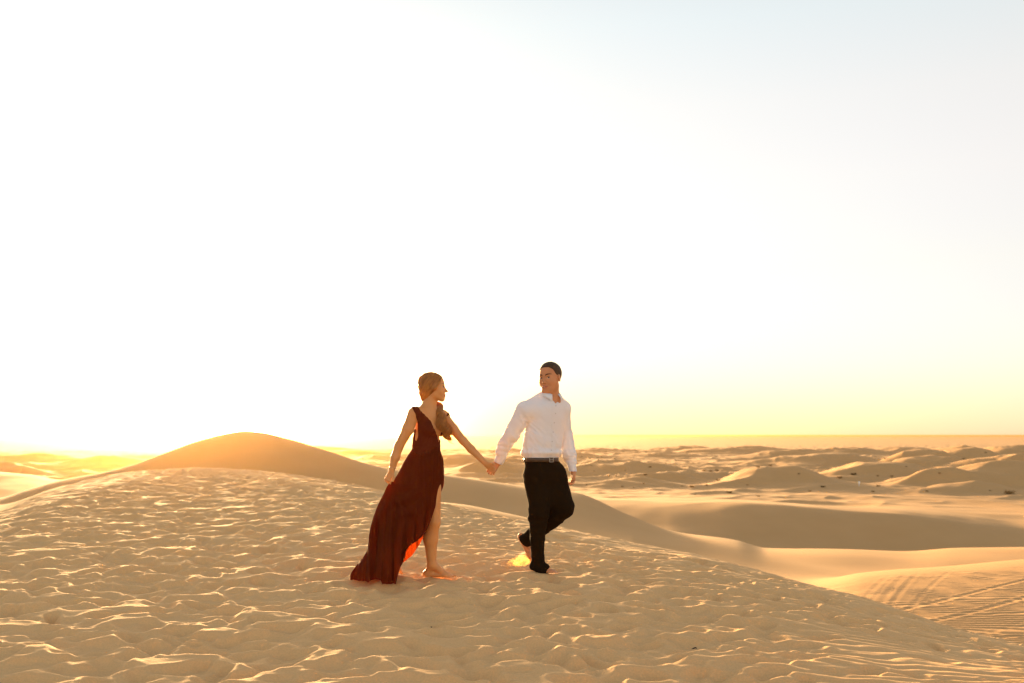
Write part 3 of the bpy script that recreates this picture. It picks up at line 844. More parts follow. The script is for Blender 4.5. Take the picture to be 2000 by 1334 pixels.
# =============================================================== the man
def build_man():
    base = M_(1052, 1114); ROOT[0] = base
    e = bpy.data.objects.new('person', None); C.objects.link(e); e.location = base; e.empty_display_size = .2
    tag(e, 'barefoot man in white shirt and black trousers, walking ahead and looking back', 'person')
    h = .0042
    hd = Head(M_(1073.5, 738.5, 0.0), (-.54, -.84), .275, tilt=-.03, roll=-.06)
    TR, TF, TU = frame_from((.5, -.866))
    # ---------------- body: one surface
    B = Field(M_(940, 1130, -.45), M_(1135, 700, .45), h)
    add_head(B, hd)
    neck0 = M_(1079, 787, .01)
    B.cap(M_(1077, 760, .01), neck0, .066, .070, .04)
    B.cap(neck0, M_(1066, 800, .0), .07, .10, .04, frame=(TR, TF, TU), dep=.8)
    sr = M_(1022, 800, -.10); sl_ = M_(1101, 800, .09)
    for s_ in (sr, sl_): B.cap(M_(1068, 797, 0), s_, .06, .05, .03)
    B.cap(M_(1064, 820, .0), M_(1059, 880, 0), .14, .135, .04, frame=(TR, TF, TU), dep=.72)
    B.cap(M_(1059, 880), M_(1061, 912), .135, .14, .04, frame=(TR, TF, TU), dep=.75)
    el_r = M_(990, 853, -.06); wr_r = M_(972.5, 903, -.01)
    B.cap(sr, el_r, .048, .038, .02); B.cap(el_r, wr_r, .036, .029, .02)
    el_l = M_(1111, 858, .12); wr_l = M_(1119.5, 921, .05)
    B.cap(sl_, el_l, .046, .037, .02); B.cap(el_l, wr_l, .036, .028, .02)
    # hand on the right of the picture, hanging, fingers curled towards the thigh
    add_hand(B, wr_l, unit(M_(1119.5, 942, .04)-wr_l), np.array([.80, .35, .1]), np.array([-.2, -1, 0]), .165, (.35, .75, .6), thumb=(unit([-.35, -.45, -1.0]), unit([-.30, .1, -1])))
    # hand holding hers
    add_hand(B, wr_r, unit(M_(958, 921, -.03)-wr_r), np.array([-.15, -1.0, .35]), np.array([-.75, .2, .65]), .185, ((.30, 1.15, .9), (.35, 1.15, .9), (.40, 1.1, .9), (.45, 1.1, .9)), thumb=(unit([-.55, .45, -.2]), unit([-.5, .3, -.7])))
    # legs
    hr = M_(1045, 925, -.06); kr = M_(1053, 1010, -.07); ar = M_(1051, 1100, -.02)
    B.cap(hr, kr, .082, .055, .03); B.cap(kr, ar, .052, .036, .03)
    hl = M_(1082, 925, .07); kl = M_(1105, 996, .04); al = M_(1026, 1056, .24)
    B.cap(hl, kl, .082, .056, .03); B.cap(kl, al, .053, .037, .03)
    gz = lambda px, py: PP(px, py, ground_hit(px, py))
    heel = M_(1046, 1115, -.0); 
    toe = PP(1089, 1121, YM-.12); toe[2] = macro(np.array([toe[0]]), np.array([toe[1]]))[0]+CZ+.002
    heel = np.array([M_(1047, 1115)[0], YM+.03, 0]); heel[2] = macro(np.array([heel[0]]), np.array([heel[1]]))[0]+CZ
    ballp = heel+(toe-heel)*.72
    add_foot(B, ar, heel, ballp, toe, np.array([0, 0, 1.0]), .037)
    h2 = M_(1013.5, 1051, .26); t2 = M_(1038, 1099, .22); b2 = h2+(t2-h2)*.74
    add_foot(B, al, h2, b2, t2, np.array([.85, .25, .5]), .036, .044)
    V, Fc = B.mesh(2); body = part('body', V, Fc, SKIN_M, e); lips(body, hd, LIP_M); del B
    face_bits(hd, e, HAIR_D, False)
    # ---------------- hair
    Hf = Field(hd.o-.24, hd.o+.24, .0032)
    Hf.ell(hd.p(0, -.075, .165), np.array([.352, .425, .375])*hd.H, hd.ax, .01)
    def hreg(P):
        x, y, z = hd.loc(P)
        f = np.interp(y, [-.6, -.46, -.30, -.12, -.01, .045, .11, .19, .255, .5], [-.22, -.24, -.24, -.20, -.16, -.11, .05, .26, .335, .36])
        f = f+np.where(y > .15, .10*np.clip(np.abs(x)-.2, 0, 1), 0)
        return (f-z)*hd.H*.8
    Hf.fn(hd.o-.24, hd.o+.24, hreg, .008, keep=True)
    V, Fc = Hf.mesh(1); N = vnormals(V, Fc)
    x, y, z = hd.loc(V)
    V = V+N*(.0012*noise3(np.stack([x*50, y*14, z*20], -1), 3)+.0008*noise3(np.stack([x*90, y*40, z*40], -1), 4))[:, None]
    part('hair', V, Fc, HAIR_D, e)
    # ---------------- trousers
    Tf = Field(M_(995, 1130, -.35), M_(1135, 880, .45), h)
    HR, HF_, HU = frame_from((.62, -.78))
    Tf.cap(M_(1057, 899), M_(1060, 923), .163, .172, .02, frame=(HR, HF_, HU), dep=.76)
    Tf.cap(M_(1046, 930, -.03), M_(1053, 1000, -.07), .110, .088, .03)
    Tf.cap(M_(1053, 1000, -.07), M_(1050, 1050, -.05), .086, .062, .02)
    Tf.cap(M_(1050, 1050, -.05), M_(1050.5, 1098, -.02), .062, .057, .02)
    Tf.cap(M_(1048, 1104, -.01), M_(1062, 1111, -.05), .060, .048, .02)
    Tf.ell(M_(1043, 1012, -.04), (.056, .06, .045), None, .02)
    Tf.cap(M_(1080, 926, .06), M_(1102, 993, .02), .116, .092, .04)
    Tf.cap(M_(1102, 993, .02), M_(1060, 1029, .14), .090, .074, .02)
    Tf.cap(M_(1060, 1029, .14), M_(1024, 1058, .24), .072, .068, .02)
    Tf.cap(M_(1062, 920, .01), M_(1075, 975, .0), .10, .08, .04)
    # flat waist, open hems
    zt = M_(1057, 895.5)[2]
    Tf.fn(M_(1000, 905, -.3), M_(1120, 870, .3), lambda P: P[..., 2]-zt-.04*(P[..., 0]-M_(1057, 895)[0])*0, .003, keep=True)
    zb = M_(1052, 1114)[2]
    Tf.fn(M_(1020, 1135, -.2), M_(1090, 1095, .14), lambda P: (zb-P[..., 2])-.30*(P[..., 0]-M_(1046, 1114)[0]), .003, keep=True)
    c_ = M_(1025.5, 1059, .24); dn = unit(M_(1013, 1069, .27)-M_(1040, 1046, .2))
    Tf.fn(M_(1000, 1085, .1), M_(1045, 1030, .4), lambda P: (P-c_.astype(np.float32))@dn.astype(np.float32), .003, keep=True)
    V, Fc = Tf.mesh(2); N = vnormals(V, Fc)
    s = V-base
    d = .007*noise3(np.stack([s[:, 0]*13, s[:, 1]*13, s[:, 2]*6], -1), 5)+.004*(1-2*np.abs(noise3(np.stack([s[:, 0]*16+s[:, 2]*9, s[:, 1]*9, s[:, 2]*13], -1), 8)))+.008*noise3(np.stack([s[:, 0]*9+s[:, 2]*10, s[:, 1]*9, s[:, 2]*22], -1), 6)*np.exp(-((s[:, 2]-.48)/.14)**2)
    d += .006*noise3(np.stack([s[:, 0]*8, s[:, 1]*8, s[:, 2]*30], -1), 9)*np.exp(-((s[:, 2]-.06)/.10)**2)
    V = V+N*d[:, None]
    part('trousers', V, Fc, TROUS, e)
    # ---------------- shirt
    S = Field(M_(955, 925, -.40), M_(1140, 745, .40), h)
    S.cap(M_(1067, 815, 0), M_(1060, 860, 0), .178, .180, .03, frame=(TR, TF, TU), dep=.70)
    S.cap(M_(1060, 860, 0), M_(1057, 884, 0), .178, .172, .02, frame=(TR, TF, TU), dep=.76)
    S.ell(M_(1057, 884, 0), (.188, .150, .038), (TR, TF, TU), .03)
    S.cap(M_(1076, 785, .01), M_(1072, 798, 0), .072, .10, .04, frame=(TR, TF, TU), dep=.9)
    S.cap(M_(1070, 797, .0), M_(1027, 803, -.10), .075, .074, .05)
    S.cap(M_(1070, 797, .0), M_(1099, 801, .09), .075, .066, .05)
    S.cap(M_(1024, 803, -.10), M_(1000, 848, -.08), .074, .068, .03)
    S.cap(M_(1000, 848, -.08), M_(987, 866, -.05), .066, .058, .02)
    S.cap(M_(987, 866, -.05), M_(980, 884, -.03), .058, .052, .02)
    S.cap(M_(1099, 804, .09), M_(1106, 850, .12), .064, .054, .03)
    S.cap(M_(1106, 850, .12), M_(1112, 888, .09), .056, .062, .02)
    S.cap(M_(1112, 888, .09), M_(1116.5, 903, .07), .062, .046, .02)
    S.cap(M_(1064, 774, .01), M_(1027, 799, -.09), .050, .066, .03)
    S.cap(M_(1084, 776, .03), M_(1101, 796, .085), .046, .060, .03)
    # cuffs
    for (a, b, ra, rb) in ((M_(981, 887, -.03), M_(973.5, 904, -.012), .047, .044), (M_(1116.5, 907, .06), M_(1119.5, 924, .05), .037, .036)):
        dd = unit(b-a)
        def cuff(P, a=a, b=b, dd=dd, ra=ra, rb=rb):
            q = P-a.astype(np.float32); t = q@dd.astype(np.float32); r = np.sqrt(np.maximum((q*q).sum(-1)-t*t, 0)); Lc = np.linalg.norm(b-a)
            return np.maximum(r-(ra+(rb-ra)*np.clip(t/Lc, 0, 1)), np.maximum(-t, t-Lc))
        S.fn(np.minimum(a, b)-.08, np.maximum(a, b)+.08, cuff, .004)
        S.cap(b-dd*.012, b+dd*.03, rb-.005, rb-.005, .002, sub=True)
    # neck opening: a short V at the front
    no = M_(1076.5, 772, .0)
    def neckcut(P):
        q = P-no.astype(np.float32); r = q@TR.astype(np.float32); f = q@TF.astype(np.float32); u = q@TU.astype(np.float32)
        a = np.sqrt((r/1.0)**2+((f+.0)/1.0)**2)-.064
        zz = -u-.012-.022*np.clip((f+.06)/.12, 0, 1)
        vv = np.maximum(np.abs(r)-.046*np.clip((u+.085)/.06, 0, 1.5), -f)
        return np.minimum(np.maximum(a, zz), np.maximum(np.maximum(vv, -u-.085), -f+.03))
    S.fn(no-.16, no+.16, neckcut, .003, sub=True)
    V, Fc = S.mesh(2); N = vnormals(V, Fc); q = V-base
    # cloth creases: drawn along tension directions
    def crease(seed, fr, ang, wd):
        ca, sa = math.cos(ang), math.sin(ang)
        a = q[:, 0]*ca+q[:, 2]*sa; b = -q[:, 0]*sa+q[:, 2]*ca
        n = noise3(np.stack([a*fr*.28, b*fr, q[:, 1]*fr*.5], -1), seed)
        return (1-np.abs(n)*2)*wd
    ph = lambda c, r: np.exp(-(np.linalg.norm(V-c, axis=1)/r)**2)
    d = .0035*noise3(q*9, 11)
    d += crease(12, 34, -.75, .0060)*ph(M_(1040, 850, -.15), .16)        # armpit to waist
    d += crease(17, 40, -.3, .0050)*ph(M_(1026, 825, -.12), .09)
    d += crease(13, 42, -.2, .0065)*ph(M_(986, 872, -.05), .085)         # gathered above the cuff
    d += crease(14, 30, .35, .0050)*ph(M_(1005, 835, -.10), .10)
    d += crease(15, 42, .1, .0065)*ph(M_(1113, 893, .08), .09)
    d += crease(18, 28, 1.2, .0045)*ph(M_(1105, 850, .10), .10)
    d += crease(16, 36, 1.35, .0060)*np.exp(-((q[:, 2]-(M_(0, 878)[2]-base[2]))/.055)**2)*(np.abs(q[:, 0]) < .24)
    d += crease(19, 22, -1.1, .0035)
    # placket
    qq = V-M_(1066, 840, 0); lat = qq@TR; fr_ = qq@TF
    onp = (np.abs(lat+.0) < .017) & (fr_ > .05) & (V[:, 2] < M_(0, 792)[2])
    d = d+np.where(onp, .003, 0)
    d = d*np.where(((np.linalg.norm(V-M_(977, 896, -.02), axis=1) < .05) | (np.linalg.norm(V-M_(1118, 916, .055), axis=1) < .045)), .15, 1)
    V = V+N*d[:, None]
    sh = part('shirt', V, Fc, SHIRT, e)
    # collar: stand and fold, open at the throat
    rows = []; nu = 40
    for j, (rr, dz, drop) in enumerate(((.068, -.020, 0), (.067, .012, 0), (.067, .034, .2), (.073, .038, .3), (.083, .022, .6), (.094, -.002, 1.0))):
        row = []
        for i in range(nu):
            a = -math.pi*.86+2*math.pi*.86*i/(nu-1)         # 0 = nape, +-pi = throat
            front = smooth01((abs(a)-1.5)/1.4)
            rad = rr+(.012*front if j > 3 else 0)
            x_ = math.sin(a)*rad*1.02; f_ = -math.cos(a)*rad*1.0
            z_ = dz-.030*front-(.024*front**2 if j == 5 else (.010*front if j == 4 else 0))
            row.append(no+TR*x_+TF*f_+TU*(z_-.006))
        rows.append(row)
    V2, F2 = grid_mesh(np.array(rows)); co = part('collar', V2, F2, SHIRT, sh)
    md = co.modifiers.new('thickness', 'SOLIDIFY'); md.thickness = .003
    # buttons
    Nn = vnormals(V, Fc)
    for py in (793, 808, 826, 844, 862, 879):
        o = M_(1066-.16*(py-840), py, 0)
        pnt, nn = surf_point(V, Nn, np.array([o[0], o[1], o[2]]), TF)
        Vb, Fb = ball(pnt+nn*.001, (.0055, .0055, .002), (np.cross(nn, [0, 0, 1]), np.cross(nn, np.cross(nn, [0, 0, 1])), nn), 10)
        part('button', Vb, Fb, BUTTON, sh)
    # ---------------- belt
    def ring(c, a, b, z0, z1, th, n=64, tiltx=0.0):
        out_ = []
        for rad, z in ((0, z0), (th, z0), (th, z1), (0, z1)):
            out_.append([c+HR*math.cos(t)*(a+rad)+HF_*math.sin(t)*(b+rad)+np.array([0, 0, z+tiltx*math.cos(t)]) for t in np.linspace(0, 2*math.pi, n, endpoint=False)])
        out_.append(out_[0]); return grid_mesh(np.array(out_), wrap=True)
    bc = M_(1057, 897.5)
    V3, F3 = ring(bc, .166, .132, -.018, .018, .006); bl = part('belt', V3, F3, BELT, e)
    t0 = math.radians(62); bp = bc+HR*math.cos(math.pi-t0)*.175+HF_*math.sin(t0)*.140
    bp = bc+HF_*.1405+HR*-.0
    fr = []
    def bar(a, b): return tube([a, b], .003, 6)
    bw, bh = .021, .019; cdir = HR
    q4 = [bp+cdir*bw+[0, 0, bh], bp-cdir*bw+[0, 0, bh], bp-cdir*bw-[0, 0, bh], bp+cdir*bw-[0, 0, bh]]
    V4, F4 = merge([bar(q4[i], q4[(i+1) % 4]) for i in range(4)]+[bar(bp+cdir*bw, bp-cdir*bw)])
    part('buckle', V4, F4, METAL, bl)
    return e

# =============================================================== the woman
def build_woman():
    base = W_(845, 1124); ROOT[0] = base
    e = bpy.data.objects.new('person', None); C.objects.link(e); e.location = base; e.empty_display_size = .2
    tag(e, 'blonde woman in long dark red dress with a slit, holding up her skirt', 'person')
    h = .0042
    hd = Head(W_(848.5, 757, 0.0), (.99, .06), .250, tilt=.04)
    TR, TF, TU = frame_from((.73, -.68))
    B = Field(W_(735, 1140, -.40), W_(985, 718, .50), h)
    add_head(B, hd, True)
    B.cap(W_(843, 772, .0), W_(838, 792, .0), .048, .050, .03)
    B.cap(W_(838, 790, 0), W_(836, 806, 0), .055, .085, .05, frame=(TR, TF, TU), dep=.75)
    sr = W_(808, 808, -.125); sl_ = W_(865, 811, .115)
    B.cap(W_(836, 800, 0), sr, .045, .044, .035); B.cap(W_(838, 800, 0), sl_, .045, .042, .035)
    B.cap(W_(836, 822, 0), W_(832.5, 868, 0), .122, .116, .03, frame=(TR, TF, TU), dep=.78)
    B.cap(W_(832.5, 868, 0), W_(832.5, 884), .116, .116, .03, frame=(TR, TF, TU), dep=.80)
    B.cap(W_(833, 884, 0), W_(833, 918), .105, .140, .03, frame=(TR, TF, TU), dep=.85)
    for sx in (-1, 1): B.ell(W_(838, 838, 0)+TR*sx*.060+TF*.072, (.052, .052, .055), None, .03)
    el_r = W_(779, 872, -.15); wr_r = W_(764.5, 920, -.16)
    B.cap(sr, W_(797, 838, -.14), .050, .050, .025); B.cap(W_(797, 838, -.14), el_r, .049, .039, .02)
    B.cap(el_r, W_(772, 893, -.16), .040, .037, .015); B.cap(W_(772, 893, -.16), wr_r, .037, .026, .015)
    add_hand(B, wr_r, unit(W_(755, 943, -.17)-wr_r), np.array([-.45, -.85, .1]), np.array([.85, -.25, -.1]), .170, (.70, 1.25, 1.0), thumb=(unit([.35, -.5, -.9]), unit([-.3, -.4, -.9])), r0=.0078)
    el_l = W_(904, 860, .06); wr_l = W_(949, 905.5, .0)
    B.cap(sl_, W_(885, 838, .09), .044, .042, .025); B.cap(W_(885, 838, .09), el_l, .042, .035, .02)
    B.cap(el_l, W_(920, 877, .045), .036, .034, .015); B.cap(W_(920, 877, .045), wr_l, .034, .024, .015)
    add_hand(B, wr_l, unit(W_(966, 921, -.02)-wr_l), np.array([.35, .9, .35]), np.array([.55, .2, .8]), .165, (.55, 1.2, .9), thumb=(unit([.7, -.4, -.1]), unit([.6, -.7, -.2])), r0=.0078)
    # legs
    hf = W_(843, 925, -.05); kf = W_(848, 1020, -.08); af = W_(843, 1103, -.03)
    B.cap(hf, kf, .086, .054, .03); B.cap(kf, W_(841, 1052, -.04), .050, .060, .02); B.cap(W_(841, 1050, -.04), af, .060, .038, .03)
    hb = W_(829, 925, .07); kb = W_(806, 1015, .10); ab = W_(768, 1090, .16)
    B.cap(hb, kb, .082, .052, .03); B.cap(kb, ab, .050, .034, .03)
    gz = lambda x, y: float(macro(np.array([x]), np.array([y]))[0])+CZ
    heel = np.array([W_(834, 1122)[0], YW+.0, 0]); heel[2] = gz(heel[0], heel[1])
    toe = np.array([W_(887, 1124)[0], YW-.05, 0]); toe[2] = gz(toe[0], toe[1])+.002
    add_foot(B, af, heel, heel+(toe-heel)*.74, toe, np.array([0, 0, 1.0]), .034, .038)
    h2 = W_(758, 1092, .18); t2 = np.array([W_(778, 1120)[0], YW+.12, 0]); t2[2] = gz(t2[0], t2[1])
    add_foot(B, ab, h2, h2+(t2-h2)*.72, t2, np.array([.6, 0, .8]), .032, .036)
    # keep a copy of the torso for the bodice
    lo = W_(790, 905, -.30); hi = W_(885, 785, .30)
    sl0, P0 = B.block(lo, hi); torso = B.F[sl0].copy()
    V, Fc = B.mesh(2); body = part('body', V, Fc, SKIN_W, e); lips(body, hd, LIP_W); del B
    face_bits(hd, e, BROW_W, True)
    # ---------------- bodice: follows the torso, plunging front, low side
    D = Field(lo, hi, h); D.lo = D.lo*0+np.array([P0[0, 0, 0, 0], P0[0, 0, 0, 1], P0[0, 0, 0, 2]], float); D.n = np.array(torso.shape); D.F = torso-.007
    tc = W_(835, 840, 0)
    q = P0-tc.astype(np.float32); f = q@TF.astype(np.float32)
    pyv = HZ-(P0[..., 2]-CZ)*F/YW; pxv = 1000+P0[..., 0]*F/YW; sc_ = YW/F
    cv = lambda pts: np.interp(pyv, [a_[1] for a_ in pts], [a_[0] for a_ in pts])
    vin = cv([(812.5, 788), (826, 805), (842, 821), (850.5, 838), (854.5, 852), (857, 866)])
    vin2 = cv([(874, 800), (869, 822), (863, 842), (859, 856), (857, 866)])
    aout = cv([(801, 792), (810, 799), (816, 812), (818.5, 834), (818.5, 852), (815, 862), (780, 868)])
    strap = np.maximum(pxv-vin, aout-pxv)
    strap2 = vin2-pxv
    side = np.maximum((np.interp(pxv, [795, 800, 815, 825], [843, 846, 862, 868])-pyv), pxv-822)
    low = np.where(pyv > 866, -4.0, 4.0)
    reg = np.minimum(np.minimum(np.maximum(strap, np.where(f > -.05, -20, 5)), np.maximum(strap2, np.where(f > -.02, -20, 5))), np.minimum(side, low))
    back = np.maximum(838-pyv, (f+.02)/sc_)
    reg = np.minimum(reg, back)*sc_
    reg = np.maximum(reg, (pyv-888)*sc_)
    D.F = np.maximum(D.F, reg.astype(np.float32))
    # arms do not belong to the bodice
    for a, b, ra, rb in ((sr, W_(797, 838, -.14), .062, .060), (W_(797, 838, -.14), el_r, .062, .05), (sl_, el_l, .056, .05)):
        D.cap(a+unit(b-a)*.060, b, ra-.006, rb-.004, .004, sub=True)
    V, Fc = drop_bits(*D.mesh(3)); N = vnormals(V, Fc); s = V-tc
    lat = s@TR; d = .0016*np.sin(lat*210+s[:, 2]*np.sign(lat)*60+1.2*noise3(s*14, 3))+.0008*noise3(s*40, 4)
    wb = np.exp(-((s[:, 2]-(W_(0, 872)[2]-tc[2]))/.022)**4)
    d = d*(1-wb)+wb*(.003+.0016*np.sin(s[:, 2]*420+noise3(s*20, 7)*2))
    V = V+N*d[:, None]
    dr = part('dress', V, Fc, BODICE, e)
    # ---------------- skirt: one sheet from the slit edge round the front, the left and the back
    XL = [(874, 805.5), (880, 802.5), (888, 797), (903, 788), (930, 774), (938, 768), (948, 757), (962, 750), (984, 739), (1013, 728), (1044, 720.5), (1081, 717), (1101, 706), (1120, 692), (1135, 684), (1146, 684)]
    XF = [(874, 859), (884, 861.5), (898, 866), (930, 867.5), (945, 867), (958, 863), (974, 856), (997, 848), (1025, 838), (1048, 826), (1060, 814), (1070, 801), (1085, 793), (1107, 788), (1124, 780), (1146, 773)]
    XB = [(874, 859), (884, 861.5), (898, 866), (930, 867.5), (958, 862), (984, 852), (1013, 842), (1050, 828), (1075, 824), (1100, 811), (1122, 783), (1146, 770)]
    nr, nu = 230, 360
    py = 874+(1144-874)*np.linspace(0, 1, nr)[:, None]; tt = np.linspace(0, 1, nr)[:, None]
    u = np.linspace(0, 1, nu)[None, :]
    xl = curve(XL, py); xf = curve(XF, py); xb = curve(XB, py)
    e_ = sm(py, 940, 1040)
    psi = np.clip(u*2, 0, 1)*math.pi; psb = np.clip(u*2-1, 0, 1)*math.pi
    fx = xf+(xl-xf)*(1-np.cos(psi))/2
    bx = xl+(xb-xl)*(1-np.cos(psb))/2
    wf = np.sin(psi)*(1-e_)+e_*np.sin(math.pi/2+psi/2)
    wb = np.sin(psb)*(1-e_)+e_*np.sin(psb/2)
    isf = u <= .5
    px_ = np.where(isf, fx, bx)
    yf0 = ground_hit(745, 1143); yb0 = min(ground_hit(795, 1119), YW+.45)
    Yf = curve([(0, YW-.098), (.15, YW-.16), (.35, YW-.20), (.7, (YW-.2+yf0)/2), (1, yf0)], tt)
    Yb = curve([(0, YW+.095), (.15, YW+.15), (.35, YW+.18), (.7, (YW+.2+yb0)/2), (1, yb0)], tt)
    Dz = (Yb-Yf)/2; yc = (Yb+Yf)/2
    # vertical folds
    arc = np.where(isf, (px_-760)/110, 3-(px_-760)/110)
    gat = noise2(arc*9+tt*.8, tt*1.2+arc*0, 51)*.9+.5*noise2(arc*19+tt*1.5, tt*2.0, 52)*(1-.6*tt)
    amp = .020+.060*sm(tt, .03, .95)
    fold = gat*amp
    # the cloth drawn up to the hand: swags fanning from (765, 948)
    dxh = (px_-765)/100; dyh = (py-950)/100
    rad = np.hypot(dxh, dyh*1.35)
    ang = np.arctan2(dyh, dxh+1e-3)
    sw = np.sin(rad*16+1.4*ang)*np.exp(-((rad-.52)/.34)**2)*sm(ang, .05, .35)*(1-sm(ang, 1.25, 1.6))
    fan = np.sin(ang*17)*np.exp(-((rad-.75)/.7)**2)*sm(ang, .6, 1.2)*sm(rad, .1, .4)
    fold = fold*(1-.7*np.exp(-((rad-.5)/.4)**2)*sm(ang, -.2, .3)*isf)+np.where(isf, .020*sw+.016*fan, 0)
    # tucked in at the hand
    tuck = np.exp(-(((px_-765)/14)**2+((py-948)/12)**2))
    ruf = isf*np.exp(-((u-.035)/.022)**2)*sm(py, 1000, 1070)*.05*(1+.5*np.sin(py/9.0))
    Y = np.where(isf, yc-Dz*wf, yc+Dz*wb)-fold-ruf
    Y = Y-np.where(isf, .10*tuck, 0)
    # left edge near the held point comes towards the hand
    hand = np.exp(-((py-950)/40)**2)*np.exp(-((px_-760)/22)**2)
    Y = Y*(1-hand)+(YW-.17)*hand
    # hem: on the sand at the front, a bit lifted behind
    hemf = np.interp(px_, [683, 695, 711, 722, 733, 744, 747, 760, 773, 781], [1133, 1142, 1146, 1135, 1131, 1134, 1144, 1143, 1141, 1128])
    hemb = np.interp(px_, [683, 715, 760, 783, 805, 826], [1132, 1128, 1125, 1121, 1111, 1082])
    hem = np.where(isf, hemf, hemb)
    Yl = Y[-1:]; Xl = (px_[-1:]-1000)/F*Yl; pg = HZ-F*(macro(Xl, Yl)+.004)/Yl
    hem = np.minimum(hem, pg)
    w_ = np.clip((py-1040)/(1144-1040), 0, 1)
    py2 = py-w_*(1144-hem)
    px2 = px_+.8*noise2(py/16+arc*3, arc*8, 55)*sm(tt, .3, .8)
    Yh = YW-.26
    X = (px2-1000)/F*Y; Z = CZ-(py2-HZ)/F*Y
    # nothing below the sand
    g = macro(X, Y)+CZ+.006
    Z = np.maximum(Z, g)
    P = np.stack([X, Y, Z], -1)
    Vs, Fs = grid_mesh(P)
    sk = part('skirt', Vs, Fs, DRESS, dr)
    md = sk.modifiers.new('smooth', 'SMOOTH'); md.iterations = 2; md.factor = .5
    # opaque lining inside the sheer outer layer
    pl = 880+(1122-880)*np.linspace(0, 1, 80)[:, None]; ul = np.linspace(0, 1, 60)[None, :]; tl = (pl-874)/270
    xl_ = curve(XL, pl)+3+8*sm(pl, 930, 1010); xr_ = curve(XF, pl)-2-6*sm(pl, 900, 960)
    pxl = xl_+(np.maximum(xr_, xl_+4)-xl_)*ul
    Yfl = curve([(0, YW-.098), (.15, YW-.16), (.35, YW-.20), (.7, (YW-.2+yf0)/2), (1, yf0)], tl)
    Ybl = curve([(0, YW+.095), (.15, YW+.15), (.35, YW+.18), (.7, (YW+.2+yb0)/2), (1, yb0)], tl)
    Yl_ = (Yfl+Ybl)/2+.02-(Ybl-Yfl)*.5*.62*np.sin(ul*math.pi)+.012*np.sin(ul*40)*tl
    Vl, Fl = grid_mesh(np.stack([(pxl-1000)/F*Yl_, Yl_, CZ-(pl-HZ)/F*Yl_], -1))
    part('lining', Vl, Fl, LINING, sk)
    # ---------------- hair
    Hf = Field(W_(805, 880, -.30), W_(895, 715, .30), .0034)
    Hf.ell(hd.p(0, -.11, .155), np.array([.375, .455, .385])*hd.H, hd.ax, .01)
    Hf.ell(hd.p(0, -.30, -.10), np.array([.28, .25, .38])*hd.H, (hd.r, hd.f, hd.u), .03)
    Hf.ell(hd.p(.12, .0, -.06), np.array([.26, .22, .20])*hd.H, (hd.r, hd.f+hd.u*.6, hd.u-hd.f*.6), .03)
    def hreg(P):
        x, y, z = hd.loc(P)
        f = np.interp(y, [-.62, -.45, -.32, -.15, .0, .07, .13, .19, .25, .31, .5], [-.47, -.47, -.40, -.25, -.12, -.10, .0, .10, .20, .33, .42])
        return (f-z)*hd.H*.8
    Hf.fn(W_(805, 880, -.30), W_(895, 715, .30), hreg, .01, keep=True)
    # the tail: sweeps round the nape to the far side and falls in front of the left shoulder
    tail = spline([hd.p(.0, -.36, -.36), W_(836, 789, .085), W_(852, 791, .125), W_(859, 795, .07), W_(855, 806, .0), W_(863, 817, -.045), W_(862, 829, -.055), W_(873, 840, -.05), W_(872, 850, -.035), W_(881, 859, -.02)], 60)
    tr = np.interp(np.linspace(0, 1, 60), [0, .2, .35, .5, .65, .8, .92, 1], [.035, .028, .026, .032, .042, .042, .028, .006])
    for i in range(0, 59):
        Hf.cap(tail[i], tail[i+1], tr[i]*.82, tr[i+1]*.82, .012)
    V, Fc = Hf.mesh(1); N = vnormals(V, Fc); x, y, z = hd.loc(V)
    # combed grooves, running from the parting back and down
    dirc = unit([-.62, 0, -1.0])
    across = x*1.3+z*.55-y*.9
    across = .85*y-.53*z+.35*x*x
    d = .0013*np.sin(across*46+.8*noise3(np.stack([x*3, y*3, z*3], -1), 2))+.0014*noise3(np.stack([across*60, (.53*y+.85*z)*2.0, x*5], -1), 5)
    V = V+N*d[:, None]
    hair = part('hair', V, Fc, HAIR_B, e)
    # loose strands along the tail and over the head
    rg = np.random.default_rng(5); strands = []
    T = np.gradient(tail, axis=0); T /= np.linalg.norm(T, axis=1)[:, None]
    for k in range(170):
        a = rg.uniform(0, 2*math.pi); rr = rg.uniform(.75, 1.12); i0 = rg.integers(0, 26); i1 = rg.integers(40, 60)
        pts = []; ph = rg.uniform(0, 6.28); tw = rg.uniform(-.05, .05)
        for i in range(i0, i1, 2):
            b = np.cross(T[i], [0, 1, .2]); b /= np.linalg.norm(b); c = np.cross(T[i], b)
            aa = a+tw*i; wv = .006*math.sin(i*.55+ph)*(i/60)
            pts.append(tail[i]+(b*math.cos(aa)+c*math.sin(aa))*(tr[i]*rr+wv)+b*wv)
        if len(pts) > 3: strands.append(tube(pts, np.linspace(.0028, .0012, len(pts)), 4))
    ec = hd.p(0, -.11, .155); er = np.array([.378, .458, .388])*hd.H; Rm = np.stack(hd.ax)
    for k in range(420):   # combed back over the head
        sx = rg.choice([-1, 1]); yy = rg.uniform(-.35, .42); zz = rg.uniform(.05, .5)
        v = Rm@((hd.p(sx*rg.uniform(.02, .34), yy, zz))-ec)
        pts = []; dl = np.array([0, -.56, -.80])+np.array([0, rg.normal(0, .04), 0])
        for j in range(22):
            v = v/np.linalg.norm(v/er); pl_ = Rm.T@v+ec; x_, y_, z_ = hd.loc(pl_)
            fl = np.interp(y_, [-.45, -.15, .07, .19, .31], [-.40, -.22, -.06, .12, .34])
            if z_ < fl: break
            pts.append(pl_); v = v+dl*.013
        if len(pts) > 4: strands.append(tube(pts, np.linspace(.0012, .0016, len(pts)), 4))
